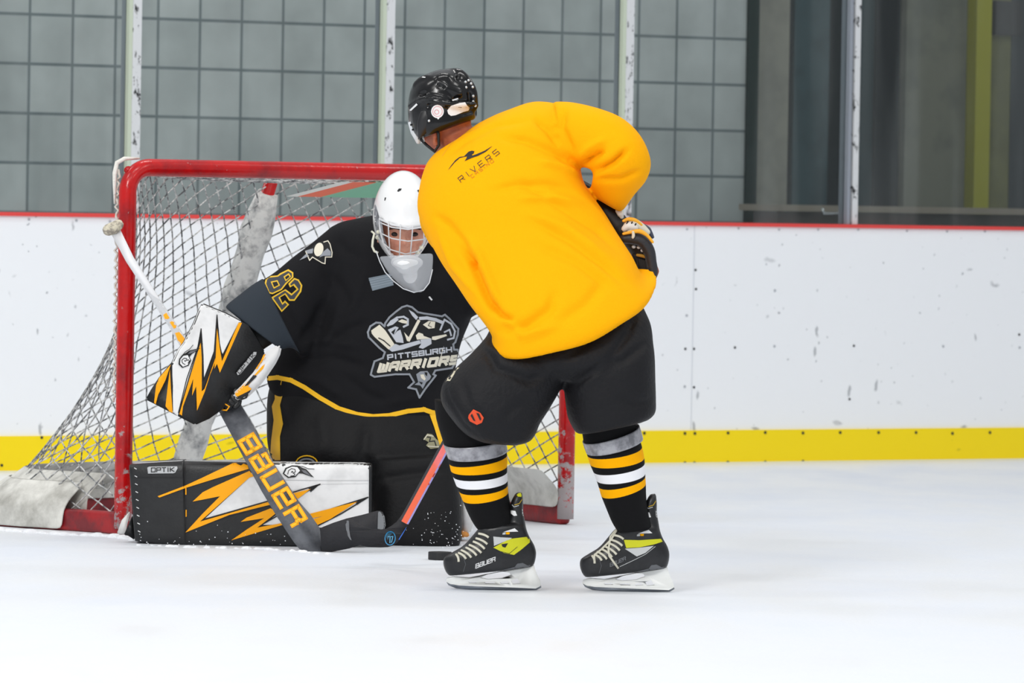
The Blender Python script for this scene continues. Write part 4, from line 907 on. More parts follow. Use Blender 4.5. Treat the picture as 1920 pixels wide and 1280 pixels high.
link('body', blob(gbody, .007, 3), skin_l, go)
for s in (-1, 1):
    e = GC + GB @ Vector((.083, s * .032, .006)); link('eye', mesh('eye', *elldata(e, (.006, .013, .0075), 14, 10, GB)), mat('dark_eye', (34, 26, 22), .3), go)
    link('eyebrow', fixn(mesh('br', *capsdata([GC + GB @ Vector((.092, s * .014, .024)), GC + GB @ Vector((.092, s * .034, .029)), GC + GB @ Vector((.080, s * .052, .022))], [.003, .0038, .002], 8))), mat('brow_brown', (58, 40, 32), .9), go)
# jersey
YG = 21.02
tor = loftdata([(520, 735, 820, 770, YG, .14, 0, 20), (499, 708, 836, 764, YG, .20, 2, 56), (505, 682, 848, 716, YG, .205, 2, 40), (528, 640, 862, 655, YG, .21, 0, 26), (556, 580, 880, 600, YG, .215, 0, 14), (578, 520, 895, 545, YG, .21, 0, 8),
    (594, 465, 902, 490, YG, .195, 0, 4), (612, 432, 900, 455, YG, .17, 0, 2), (640, 418, 880, 436, YG, .14, 0, 0), (680, 408, 840, 420, YG, .11), (710, 402, 805, 408, YG, .08)], 64, 2.2, 6)
arm = loftdata([(690, 408, 700, 560, YG, .13), (640, 417, 650, 590, 21.0, .13), (606, 436, 622, 620, 20.97, .12), (570, 466, 598, 650, 20.93, .115), (530, 497, 583, 668, 20.88, .108), (496, 522, 562, 668, 20.83, .10), (470, 538, 550, 655, 20.79, .095)], 44, 2.2, 5)
cuff = loftdata([(494, 521, 564, 664, 20.81, .099), (474, 533, 553, 655, 20.79, .099), (448, 553, 541, 652, 20.76, .094), (424, 573, 529, 655, 20.73, .088), (430, 582, 524, 652, 20.73, .06)], 44, 2.2, 5)
larm = loftdata([(830, 418, 800, 600, YG, .13), (890, 440, 850, 610, 21.0, .12), (935, 470, 890, 590, 20.95, .10), (975, 470, 950, 560, 20.9, .09), (1010, 455, 1010, 520, 20.85, .06)], 36, 2.2, 4)
gm = blob(join(tor, arm, larm), .0075, 5); wobble(gm, .003, 14, 9)
folds(gm, [([(610, 560), (590, 610), (560, 650)], 10, -.014), ([(640, 560), (625, 620), (600, 665)], 9, .010), ([(700, 600), (650, 620), (600, 660)], 9, -.010), ([(600, 500), (640, 540), (660, 580)], 10, -.008), ([(690, 500), (670, 560), (640, 600)], 9, .008), ([(560, 680), (620, 670), (690, 690)], 9, -.010), ([(545, 700), (600, 715), (650, 750)], 9, .009), ([(620, 440), (650, 470), (690, 490)], 9, -.006),
           ([(530, 540), (560, 600), (590, 640)], 8, -.007), ([(640, 700), (690, 740), (740, 760)], 9, -.008), ([(560, 640), (620, 640), (680, 650)], 8, .008), ([(820, 540), (850, 580), (850, 620)], 8, -.006), ([(700, 760), (760, 750), (810, 740)], 8, .006)])
gj = link('jersey', gm, blackj, go); tr = bvh(gm)
cm = fixn(mesh('cuff', *cuff)); o = link('sleeve_cuff', baked(cm, [('SUBSURF', dict(levels=1, render_levels=1))]), greyj, gj); o['label'] = 'charcoal sleeve end'
hemy = mat('gold_hem', (255, 196, 24), .7)
hem = [(501, 706), (520, 704), (545, 709), (570, 722), (600, 742), (635, 762), (670, 773), (700, 777), (730, 775), (765, 767), (795, 764), (812, 770), (822, 790)]
hem2 = [(p[0], p[1] + 3.5) for p in hem]
decal('hem_stripe', ribbon(hem2, 8.5), hemy, tr, gj, .002, 5, Yd=None)
sil = mat('silver_thread', (142, 147, 155), .6); lsil = mat('pale_grey_thread', (190, 194, 202), .6); crm = mat('cream_thread', (226, 220, 202), .7); patch_k = mat('patch_black', (14, 16, 18), .8)
C6 = lambda p: z(p, 660, 560, 6.4)
outl = C6([(395, 640), (330, 590), (200, 460), (190, 400), (220, 330), (290, 285), (345, 290), (390, 330), (400, 290), (450, 220), (520, 160), (600, 100), (660, 82), (720, 100), (790, 160), (860, 175), (960, 190), (1080, 210), (1115, 190), (1170, 240), (1240, 320), (1275, 360), (1270, 430), (1240, 520), (1215, 545), (1225, 610), (1265, 610), (1290, 660), (1275, 720), (1200, 830), (1000, 860), (975, 905), (1005, 920), (880, 1080), (810, 1185), (770, 1085), (675, 1065), (745, 1000), (690, 905), (520, 905), (270, 935), (225, 910), (240, 850), (270, 750), (370, 710)])
dz = lambda nm, polys, m, off, st=5: decal(nm, polys, m, tr, em, off, st)
em = decal('chest_crest', [outl], patch_k, tr, gj, .0015, 6); em['label'] = 'silver and cream team crest across the chest'
dz('crest_border', ribbon(outl, 3.4, True), sil, .003)
dz('crest_arc', ribbon(C6([(820, 235), (900, 230), (1000, 250), (1075, 280)]), 6), lsil, .003)
dz('crest_blade', [C6([(230, 380), (330, 310), (400, 380), (510, 545), (440, 610), (240, 430)])], crm, .003)
dz('crest_blade', ribbon(C6([(225, 410), (280, 480), (435, 612)]), 1.6) + ribbon(C6([(320, 470), (380, 500), (455, 565)]), 2), patch_k, .0042)
dz('crest_stick', [C6([(440, 605), (520, 540), (570, 560), (810, 495), (830, 535), (600, 610), (480, 635)])], lsil, .003)
dz('crest_glove', [C6([(820, 490), (950, 475), (955, 540), (850, 600), (800, 585), (830, 540)])], lsil, .0042)
dz('crest_glove', [C6([(765, 440), (800, 405), (850, 420), (860, 445), (945, 475), (830, 485), (780, 490)])], crm, .0042)
dz('crest_stick', [C6([(960, 455), (1130, 425), (1140, 445), (1000, 495), (960, 490)])], crm, .003)
dz('crest_scarf', [C6([(790, 245), (820, 265), (740, 420), (690, 515), (660, 505), (625, 400), (680, 460)])], crm, .003)
dz('crest_swirl', ribbon(C6([(430, 320), (470, 270), (540, 225), (620, 215), (670, 245), (670, 310), (620, 335)]), 3.6), lsil, .003)
dz('crest_swirl', [C6([(430, 330), (460, 280), (530, 225), (560, 250), (490, 310)])], lsil, .0036)
dz('crest_swirl', [C6([(550, 270), (600, 245), (660, 265), (660, 300), (600, 290)])], crm, .0036)
dz('crest_wing', [C6([(680, 130), (740, 165), (795, 220), (770, 255), (720, 200)])] + [C6([(430, 370), (520, 330), (560, 345), (500, 440), (540, 390), (580, 370), (610, 470), (620, 530), (530, 520)])], lsil, .003)
dz('crest_wing', [C6([(470, 400), (525, 355), (500, 430)])], patch_k, .0042)
dz('crest_glove', [C6([(850, 310), (920, 265), (1000, 275), (990, 350), (920, 360)])], crm, .003)
dz('crest_glove', ribbon(C6([(940, 280), (915, 320), (955, 340)]), 1.2), patch_k, .0042)
dz('crest_hook', ribbon(C6([(1060, 370), (1110, 250), (1190, 300), (1235, 390), (1220, 470), (1150, 490)]), 3.4) + ribbon(C6([(1110, 400), (1170, 370), (1190, 440)]), 3), lsil, .003)
dz('lettering', text('PITTSBURGH', *C6([(432, 728), (1195, 634)]), Vector((-4, -52)) / 6.4, 1.45, 1.7), lsil, .0042, 4)
dz('lettering', text('WARRIORS', *C6([(318, 872), (1262, 772)]), Vector((28, -88)) / 6.4, 1.9, 2.1), crm, .0042, 4)
dz('crest_diamond', [C6([(770, 905), (820, 870), (905, 865), (950, 930), (935, 965), (890, 1000), (850, 1080), (820, 1040), (750, 1030), (795, 1000)])], sil, .003)
dz('crest_diamond', [C6([(820, 910), (860, 905), (885, 960), (870, 980), (830, 950)])], crm, .0042)
dz('crest_diamond', [C6([(870, 880), (905, 885), (900, 930), (880, 910)]), C6([(800, 990), (850, 1005), (835, 1030)])], patch_k, .0046)
# sleeve number and shoulder badge
C7 = lambda p: z(p, 450, 420, 6.4)

gold_t = mat('gold_number_edge', (228, 184, 40), .7); grey_t = mat('grey_number', (56, 60, 68), .8)

def digit(lines, ax, ay, o0, wt):
    out = []
    for l in lines: out += ribbon(C7([(o0[0] + ax[0] * a + ay[0] * b, o0[1] + ax[1] * a + ay[1] * b) for a, b in l]), wt)
    return out

E8 = [(345, 690), (575, 570)]
oct8 = [C7([(295, 715), (310, 650), (345, 625), (450, 615), (480, 590), (580, 540), (640, 580), (640, 640), (560, 715), (500, 790), (390, 840), (345, 830)])]
em = decal('sleeve_number', oct8, gold_t, tr, gj, .002, 5); em['label'] = 'gold edged number 82 on the sleeve'
dz('number_face', [C7([(315, 715), (325, 665), (350, 642), (455, 630), (490, 606), (575, 562), (622, 590), (622, 632), (545, 705), (490, 775), (390, 822), (355, 812)])], grey_t, .003)
dz('number_hole', [C7([(368, 690), (450, 672), (480, 735), (405, 775)]), C7([(522, 630), (585, 588), (612, 628), (548, 685)])], gold_t, .004)
dz('number_hole', [C7([(388, 700), (442, 688), (462, 730), (410, 755)]), C7([(540, 636), (580, 608), (594, 632), (552, 664)])], patch_k, .005)
two = [(375, 880), (545, 780), (620, 835), (680, 780), (640, 735), (600, 760), (580, 715), (650, 645), (705, 665), (748, 735), (735, 810), (655, 920), (590, 920), (540, 845), (480, 880), (510, 945), (540, 915), (590, 965), (500, 1055)]
dz('sleeve_digit', [C7(two)], gold_t, .0022)
dz('number_face', [C7([(400, 885), (540, 798), (618, 858), (705, 782), (650, 712), (612, 738), (602, 720), (655, 665), (695, 680), (728, 738), (715, 800), (650, 900), (600, 900), (545, 825), (460, 878), (508, 970), (540, 940), (566, 966), (503, 1030)])], grey_t, .0032)
sb = C7([(710, 430), (780, 370), (770, 320), (850, 285), (900, 240), (960, 215), (1005, 200), (1060, 200), (1085, 250), (1108, 330), (1105, 398), (1030, 395), (1022, 480), (985, 470), (880, 395), (840, 440), (800, 385)])
em = decal('shoulder_badge', [sb], patch_k, tr, gj, .0018, 5); em['label'] = 'grey and cream badge on the shoulder'
dz('badge_edge', ribbon(C7([(1005, 215), (1055, 200), (1080, 240), (1105, 340), (1100, 395), (1025, 395), (1020, 475), (985, 465), (870, 395), (835, 435), (790, 330)]), 1.7), crm, .003)
dz('badge_body', [ell(450 + 945 / 6.4, 420 + 305 / 6.4, 8.5, 13, .25)], crm, .003)
dz('badge_body', [C7([(715, 432), (790, 360), (830, 380), (770, 410)]), C7([(780, 320), (880, 290), (870, 350), (810, 355)])], sil, .003)
dz('badge_body', [C7([(1000, 330), (1050, 290), (1090, 330), (1090, 380), (1000, 380), (950, 400)])], sil, .003)
FZ = lambda p: z(p, 400, 380, 3.369)
em = decal('flag_patch', [FZ([(980, 475), (1115, 448), (1140, 520), (1005, 556)])], mat('flag_grey', (120, 132, 142), .7), tr, gj, .002, 5)
dz('flag_stripe', sum([ribbon(FZ([(985 + 5 * k, 490 + 14 * k), (1125 + 5 * k, 458 + 14 * k)]), 1.0) for k in range(4)], []), mat('flag_light', (150, 162, 172), .7), .0028)
decal('lace_tip', ribbon(C6([(930, -20), (955, 10)]), 3), whitep, tr, gj, .002, 4)
# pants
gp = join(loftdata([(520, 690, 810, 740, YG, .16), (503, 735, 832, 765, YG, .19), (500, 790, 840, 800, YG - .02, .20), (503, 840, 850, 850, YG - .06, .19), (520, 880, 850, 890, YG - .06, .17), (560, 930, 840, 940, YG - .06, .14)], 56, 2.5, 5),
          loftdata([(695, 860, 850, 850, 20.86, .13), (694, 900, 858, 900, 20.84, .13), (696, 950, 864, 950, 20.82, .13), (702, 1000, 865, 1000, 20.80, .12), (715, 1024, 862, 1024, 20.79, .10)], 40, 3, 4))
gpm = blob(gp, .008, 4)
folds(gpm, [([(520, 740), (540, 800), (530, 860)], 9, -.006), ([(690, 790), (680, 850), (700, 900)], 12, -.012), ([(600, 770), (610, 830), (600, 860)], 14, .008), ([(700, 900), (760, 890), (840, 880)], 8, -.010), ([(760, 800), (800, 830), (830, 870)], 8, -.006)])
pn = link('pants', gpm, blackg, go); tr = bvh(gpm)
B4 = lambda p: z(p, 240, 560, 4.266)
decal('gold_side_stripe', [B4([(1170, 722), (1245, 740), (1215, 850), (1240, 1000), (1215, 1100), (1218, 1290), (1135, 1290), (1145, 1130), (1165, 970), (1150, 860), (1175, 800)])], mat('gold_satin', (232, 178, 18), .5), tr, pn, .002, 6)
decal('knee_emblem', ribbon(ell(575, 868, 20, 14), 2.2, True), hemy, tr, pn, .002, 4); decal('knee_emblem', ribbon(ell(575, 869, 15, 9), 3, True), sil, tr, pn, .002, 4)
G4 = lambda p: z(p, 780, 800, 4)
decal('side_emblem', [G4([(55, 90), (85, 50), (120, 55), (150, 90), (175, 110), (185, 155), (110, 165), (75, 140), (95, 115)])], mat('olive_badge', (150, 146, 116), .7), tr, pn, .002, 5)
decal('side_emblem', ribbon(G4([(80, 75), (110, 80), (100, 110), (140, 105), (150, 140)]), 2), mblack, tr, pn, .003, 4)
decal('side_emblem', ribbon(G4([(60, 95), (85, 60), (130, 70)]), 1.5) + ribbon(G4([(90, 145), (180, 150)]), 1.5), crm, tr, pn, .0035, 4)
decal('gold_edge_stripe', [[(803, 765), (815, 772), (822, 792), (838, 842), (828, 845), (814, 800), (806, 778)]], hemy, tr, pn, .003, 5, Yd=20.80)
# leg pads
def padbox(secs, m=blackpad, nm='leg_pad', ex=9):
    me = fixn(mesh(nm, *loftdata(secs, 72, ex, 6))); return me
YP = ice(480, 1022).y + .035
pdm = padbox([(247, 872, 262, 1012, YP + .03, .075), (249, 869, 258, 1013, YP + .025, .085), (300, 864, 305, 1018, YP + .01, .092), (344, 862, 348, 1020, YP, .096), (352, 863, 354, 1021, YP, .088), (420, 865, 420, 1021, YP, .092), (520, 866, 520, 1022, YP, .092), (610, 867, 610, 1023, YP, .09), (688, 868, 688, 1012, YP, .085), (697, 873, 697, 1006, YP, .075)])
ld = link('leg_pad', pdm, blackpad, go, True); ld['label'] = 'wide leg pad lying flat with white, gold and black zigzag front'; tr = bvh(pdm); em = ld
A5 = lambda p: z(p, 230, 820, 4)
blk2 = mat('outline_black', (12, 12, 14), .5)
dz('white_front', [A5([(985, 183), (1400, 178), (1820, 182), (1856, 192), (1868, 230), (1866, 570), (1690, 640), (1600, 668), (1540, 676), (1470, 674), (1420, 650), (1050, 655), (1180, 560), (1100, 480), (620, 605), (960, 290)])], whitep, .0015, 8)
dz('white_crease', ribbon(A5([(1210, 318), (1500, 322), (1864, 322)]), 1.2) + ribbon(A5([(1260, 400), (1500, 350), (1840, 345)]), .7), mat('pad_seam_grey', (200, 200, 202), .6), .0026, 8)
dz('white_top_edge', ribbon(A5([(80, 193), (450, 172), (900, 180), (1850, 184)]), 1.4), whitep, .0025, 8)
dz('bolt_outline', ribbon(A5([(620, 610), (1100, 474), (1270, 412), (1480, 350), (1290, 455), (1130, 500), (800, 585), (620, 650)]), 2.2) + ribbon(A5([(1040, 655), (1180, 575), (1420, 580), (1840, 448), (1640, 570), (1450, 668)]), 2.4) + [A5([(1390, 375), (1480, 350), (1410, 410)]), A5([(1740, 478), (1840, 448), (1760, 505)])], blk2, .0032, 8)
dz('gold_bolt', [A5([(262, 440), (470, 360), (620, 290), (830, 190), (930, 182), (945, 235), (690, 310), (480, 375), (275, 450)]),
                 A5([(525, 480), (600, 410), (680, 370), (950, 250), (985, 290), (950, 300), (580, 630), (1100, 480), (1270, 420), (1410, 385), (1320, 455), (1120, 500), (800, 580), (600, 660), (470, 712), (600, 570), (730, 440)]),
                 A5([(885, 632), (930, 600), (1110, 530), (1160, 560), (1010, 675), (1200, 640), (1370, 580), (1760, 480), (1560, 610), (1440, 665), (1400, 620), (1500, 590), (1340, 620), (1200, 655), (815, 770), (930, 690), (1060, 605)])], orange, .0042, 8)
dz('pad_seam', ribbon(A5([(455, 180), (462, 400), (460, 760)]), 1.3) + ribbon(A5([(110, 300), (450, 300)]), 1.2), blk2, .0022, 8)
dz('gold_tab', ribbon(A5([(474, 370), (474, 425)]), 2.2) + ribbon(A5([(476, 545), (476, 590)]), 2), orange, .0046, 5)
dz('name_tag', [A5([(185, 225), (200, 218), (408, 216), (412, 230), (395, 262), (380, 268), (190, 270)])], mat('tag_silver', (184, 186, 188), .4), .0022, 5)
dz('lettering', text('OPTIK', *A5([(215, 258), (385, 254)]), Vector((0, -30)) / 4, 1.1, 1.5), blk2, .0034, 4)
st = []
for k in range(9): st += ribbon(A5([(88 + k * 3.5, 228 + k * 59), (103 + k * 3.5, 236 + k * 59)]), 1.4)
dz('stitch', st, whitep, .0028, 4)
def brand(f, par, T, off=.0046):
    gg = mat('emblem_grey', (110, 112, 118), .5)
    decal('bull_emblem', [f([(0, 62), (20, 20), (70, 0), (115, 2), (150, 20), (175, 28), (235, 92), (195, 78), (150, 62), (120, 60), (95, 88), (40, 95)])], blk2, T, par, off, 4)
    decal('bull_emblem', [f([(12, 62), (30, 28), (70, 10), (110, 14), (130, 40), (95, 78), (45, 86)])], whitep, T, par, off + .001, 4)
    decal('bull_emblem', [f([(140, 35), (172, 38), (215, 82), (160, 58)])], gg, T, par, off + .002, 4)
    decal('bull_emblem', ribbon(f([(38, 66), (44, 40), (66, 24), (92, 30), (96, 48), (78, 58), (92, 66), (84, 78), (60, 80)]), 1.3) + [f([(62, 52), (70, 42), (80, 46), (72, 56)])], blk2, T, par, off + .002, 3)
    decal('bull_emblem', ribbon(f([(110, 6), (150, 8), (190, 25), (236, 28)]), 1.2), blk2, T, par, off + .003, 4)
brand(lambda p: A5([(1200 + a, 208 + b) for a, b in p]), ld, tr)
link('pad_toe_strap', plate([(232, 1003), (248, 966), (252, 1012), (240, 1004)], YP, .03, .003), blackpad, ld)
# second pad on the far leg, turned edge-on
p2 = padbox([(700, 905, 702, 1016, 20.98, .09), (740, 896, 740, 1022, 21.02, .10), (800, 896, 800, 1024, 21.06, .11), (850, 900, 852, 1020, 21.1, .11), (866, 910, 866, 1010, 21.12, .10)])
p2o = link('leg_pad', p2, blackpad, go); p2o['label'] = 'black side of the second leg pad behind the sock'
link('pad_face', plate([(864, 905), (878, 925), (886, 985), (882, 1000), (866, 1004)], 21.04, .1, .006), whitep, p2o)
link('pad_gold_edge', plate([(860, 994), (878, 998), (880, 1006), (862, 1008)], 21.03, .05, .003), mat('pale_orange', (235, 160, 80), .6), p2o)
link('skate', blob(join(capsdata([P(832, 965, 21.12), P(838, 975, 21.32)], [.055, .05]), capsdata([P(838, 985, 21.34), P(845, 950, 21.42), P(850, 930, 21.46)], [.048, .045, .035])), .007, 4), blackpad, go)
# blocker
YB = 20.50
def yblk(x, y): return YB + .0009 * (x - 350) - .0003 * (y - 700)
bo = B4([(590, 35), (780, 112), (960, 210), (1020, 300), (1090, 425), (1075, 500), (990, 610), (900, 720), (840, 765), (780, 850), (735, 900), (650, 960), (560, 1000), (535, 1010), (380, 930), (140, 805), (180, 730), (245, 630), (345, 510), (400, 400), (440, 345), (520, 190), (560, 90)])
bkm = plate(bo, yblk, .06, .005); bk = link('blocker', bkm, blackpad, go); bk['label'] = 'white, black and gold blocker board on the raised arm'; tr = bvh(bkm); em = bk
dz('white_front', [B4([(590, 40), (780, 118), (905, 182), (885, 200), (755, 448), (730, 330), (710, 120), (700, 300), (690, 420), (605, 650), (600, 400), (585, 240), (560, 380), (480, 640), (395, 945), (355, 922), (360, 700), (350, 515), (400, 405), (445, 348), (525, 195), (565, 92)])], whitep, .0015, 6)
dz('bolt_outline', ribbon(B4([(395, 945), (470, 640), (560, 380), (585, 240), (600, 450), (605, 650), (690, 420), (712, 130), (735, 400), (757, 450), (890, 190)]), 1.8) + ribbon(B4([(350, 500), (352, 700), (358, 918)]), 1.8) + [B4([(575, 370), (586, 240), (598, 360)]), B4([(700, 250), (711, 120), (728, 260)])], blk2, .0026, 6)
dz('gold_bolt', [B4([(208, 832), (225, 690), (250, 630), (342, 525), (300, 650), (240, 770), (222, 842)]), B4([(300, 858), (318, 700), (335, 560), (342, 700), (357, 912), (330, 900)]),
                 B4([(405, 942), (480, 680), (560, 420), (582, 350), (590, 480), (590, 640), (590, 740), (612, 720), (700, 500), (712, 235), (735, 400), (752, 500), (885, 190), (912, 192), (735, 592), (712, 520), (690, 560), (700, 470), (615, 740), (552, 895), (545, 700), (512, 775), (522, 640), (440, 860), (428, 958)])], orange, .0036, 6)
dz('name_tag', [B4([(868, 590), (890, 560), (1005, 425), (1028, 425), (1025, 450), (900, 600), (878, 610)])], mat('tag_silver', (184, 186, 188), .4), .0022, 5)
dz('lettering', text('OPTIK', *B4([(893, 598), (1020, 450)]), Vector((-20, -18)) / 4.266, .8, 1.6), blk2, .0034, 4)
fbk = lambda p: [(lambda u, v: (240 + u / 4.266, 560 + v / 4.266))(385 + a * .66 * .72 - b * .2 + 5, 545 - a * .93 + b * 0.2 - 15) for a, b in p]
brand(lambda p: B4([(375 + b * .95 + a * .50, 530 - a * .72 + b * .35) for a, b in p]), bk, tr)
fl = B4([(1090, 432), (1150, 395), (1195, 368), (1228, 385), (1215, 450), (1180, 520), (1120, 610), (1060, 690), (1000, 750), (945, 800), (890, 818), (845, 790), (840, 755), (900, 700), (1000, 590), (1060, 500)])
flm = plate(fl, YB + .045, .03, .006); fo = link('blocker_flap', flm, whitep, bk); tr = bvh(flm); em = fo
dz('gold_bolt', [B4([(905, 635), (960, 560), (1095, 430), (1100, 470), (1040, 540), (930, 620)]), B4([(1010, 610), (1070, 540), (1095, 520), (1080, 560), (985, 650)]), B4([(850, 760), (920, 690), (1010, 625), (960, 700), (990, 720), (920, 775), (870, 782)])], orange, .0016, 5)
dz('black_edge', [B4([(930, 700), (1010, 600), (1030, 620), (960, 690)]), B4([(860, 790), (960, 740), (985, 725), (950, 795), (890, 818)])], blk2, .0026, 5)
for k in range(4): link('finger', fixn(mesh('f', *capsdata([P(418 + k * 7, 748 - k * 6, 20.585), P(424 + k * 6.5, 757 - k * 6, 20.575), P(430 + k * 6, 762 - k * 6, 20.575), P(424 + k * 6, 766 - k * 5, 20.582)], [.012, .013, .012, .010], 12))), blackpad, bk)
link('thumb', fixn(mesh('f', *capsdata([P(440, 735, 20.585), P(447, 752, 20.58), P(441, 762, 20.575)], [.013, .012, .010], 12))), blackpad, bk)
link('finger_piping', fixn(mesh('f', *tubedata([P(413, 762, 20.565), P(422, 757, 20.555), P(430, 762, 20.555), P(425, 769, 20.555), P(416, 768, 20.56)], .0028, 6))), orange, bk)
link('arm_pad', fixn(mesh('ap', *capsdata([P(510, 600, 20.84), P(470, 630, 20.79), P(440, 670, 20.78)], [.07, .062, .05]))), mblack, go)
# catching glove behind the skater
link('catching_glove', blob(join(capsdata([P(1000, 470, 20.85), P(1010, 470, 20.75)], [.07, .08]), elldata(P(1020, 450, 20.72), (.11, .06, .13), 20, 14), elldata(P(1045, 420, 20.70), (.05, .05, .09), 16, 12)), .008, 4), blackpad, go)
# mask
MC = pt(756, 408, 20.77)
V = []; F = []; seg = 72; rings = 52
for i in range(rings + 1):
    a = math.pi * i / rings
    for j in range(seg):
        b = 2 * math.pi * j / seg; x, y, zz = math.sin(a) * math.cos(b), math.sin(a) * math.sin(b), math.cos(a)
        X = .138 * x; Yy = .1015 * y; Z = .158 * zz
        if zz < 0: Yy *= 1 - .22 * (-zz) ** 2; X += .025 * max(0, x) * (-zz) ** 2
        X += .012 * math.exp(-((zz - .02) / .12) ** 2) * max(0, x)
        if x < 0 and zz < -.3: X *= .9
        V.append(MC + GB @ Vector((X, Yy, Z)))
for i in range(rings):
    for j in range(seg): k = (j + 1) % seg; F.append((i * seg + j, (i + 1) * seg + j, (i + 1) * seg + k, i * seg + k))
closed = fixn(weld(mesh('m', V, F), 1e-6)); mt = bvh(closed)
opn = [(712, 410), (735, 421), (765, 427), (797, 424), (806, 418), (808, 440), (803, 462), (790, 480), (768, 490), (748, 487), (730, 475), (719, 455), (713, 430)]
def inside(x, y, P_):
    c = False; n = len(P_)
    for i in range(n):
        x0, y0 = P_[i]; x1, y1 = P_[(i + 1) % n]
        if (y0 > y) != (y1 > y) and x < (x1 - x0) * (y - y0) / (y1 - y0) + x0: c = not c
    return c
bm = bmesh.new(); bm.from_mesh(closed); bmesh.ops.recalc_face_normals(bm, faces=bm.faces)
kill = []
for f in bm.faces:
    c = f.calc_center_median(); x, y = px(c)
    if f.normal.dot(fwd) < 0 and inside(x, y, opn): kill.append(f)
    lc_ = GB.transposed() @ (c - MC)
    if lc_.x < .0 and lc_.z < -.075: kill.append(f)
bmesh.ops.delete(bm, geom=list(set(kill)), context='FACES'); mm_ = bpy.data.meshes.new('mask'); bm.to_mesh(mm_); bm.free()
mk = link('mask', baked(mm_, [('SOLIDIFY', dict(thickness=.005, offset=-1))]), mat('gloss_white_shell', (244, 244, 244), .22, spec=.6, coat=.4), go); mk['label'] = 'white goalie mask with wire cage'
def onm(x, y, o_=.008):
    d = ray(x, y).normalized(); h = mt.ray_cast(CAMP, d); h0 = h[0] if h[0] is not None else mt.find_nearest(CAMP + d * (20.7 / d.y))[0]; return h0 - d * o_
cage = [tubedata([onm(x, y, .004) for x, y in opn], .0045, 8, True)]
for line in ([(728, 414), (729, 440), (731, 472), (740, 486)], [(751, 420), (750, 450), (749, 478), (757, 497)], [(774, 422), (772, 450), (769, 480), (764, 499)], [(794, 420), (795, 445), (793, 470), (782, 490)],
             [(712, 417), (735, 426), (765, 430), (805, 424)], [(714, 437), (735, 447), (765, 452), (807, 447)], [(718, 455), (733, 468), (760, 476), (790, 470), (804, 462)]):
    P3 = []
    for k in range(len(line) - 1):
        for t in (0, .34, .67): P3.append(onm(line[k][0] * (1 - t) + line[k + 1][0] * t, line[k][1] * (1 - t) + line[k + 1][1] * t, .010))
    P3.append(onm(*line[-1], .010)); cage.append(tubedata(P3, .0022, 7))
link('cage', fixn(mesh('cage', *join(*cage))), mat('white_wire', (222, 222, 224), .3), mk)
M6 = lambda p: z(p, 660, 300, 4.923)
for poly in ([(415, 285), (432, 262), (460, 262), (452, 280), (425, 294)], [(602, 278), (615, 272), (637, 290), (628, 302), (610, 296)], [(298, 375), (302, 345), (315, 345), (308, 372)]): decal('vent_hole', [M6(poly)], mblack, mt, mk, .0008, 3)
decal('side_grey_edge', [M6([(205, 400), (222, 420), (250, 520), (275, 560), (285, 640), (300, 720), (340, 820), (320, 830), (270, 740), (235, 700), (212, 600), (203, 500)])], mat('scratched_clear_edge', (150, 152, 158), .3, (90, 92, 98), 60), mt, mk, .001, 4)
link('chin_guard', blob(join(elldata(pt(763, 492, 20.625), (.055, .035, .026), 20, 12), elldata(pt(769, 514, 20.640), (.026, .018, .032), 20, 12), elldata(pt(764, 502, 20.625), (.038, .03, .024), 20, 12)), .005, 3), mat('gloss_white_shell', (244, 244, 244), .22), mk)
link('side_clip', fixn(mesh('cl', *tubedata([pt(697, 434, 20.695), pt(702, 438, 20.680), pt(699, 450, 20.675), pt(698, 462, 20.675), pt(702, 471, 20.675), pt(709, 474, 20.675)], .0038, 8))), mat('ivory_clip', (226, 224, 205), .4), mk)
for a, b in ((703, 437), (708, 445), (788, 478), (796, 468), (760, 489)): link('cage_clip', mesh('c', *elldata(onm(a, b, .008), (.008, .006, .007), 10, 8)), mat('ivory_clip', (226, 224, 205), .4), mk)
# throat guard of clear plastic hanging from the chin
V = []; F = []; prof = [(709, 480, 812, 474), (717, 492, 812, 485), (726, 508, 811, 500), (738, 522, 809, 516), (752, 535, 805, 530), (768, 545, 796, 542), (778, 548, 788, 547)]
for L0, L1, R0, R1 in prof:
    for j in range(11):
        t = j / 10; V.append(pt(L0 + (R0 - L0) * t, L1 + (R1 - L1) * t, 20.625 - .03 * math.sin(math.pi * t)))
for i in range(len(prof) - 1):
    for j in range(10): a = i * 11 + j; F.append((a, a + 1, a + 12, a + 11))
clear = mat('clear_throat_guard', (200, 203, 208), .08, alpha=.38, spec=.8)
tg = link('throat_guard', baked(fixn(mesh('tg', V, F)), [('SOLIDIFY', dict(thickness=.004)), ('SUBSURF', dict(levels=1, render_levels=1))]), clear, mk)
link('guard_rim', fixn(mesh('gr', *tubedata([pt(705, 470, 20.625), pt(712, 490, 20.620), pt(722, 510, 20.615), pt(738, 527, 20.610), pt(756, 541, 20.605), pt(776, 548, 20.600), pt(794, 544, 20.605), pt(805, 530, 20.615), pt(811, 505, 20.620)], .0018, 6))), mat('rim_white', (220, 222, 226), .3), tg)
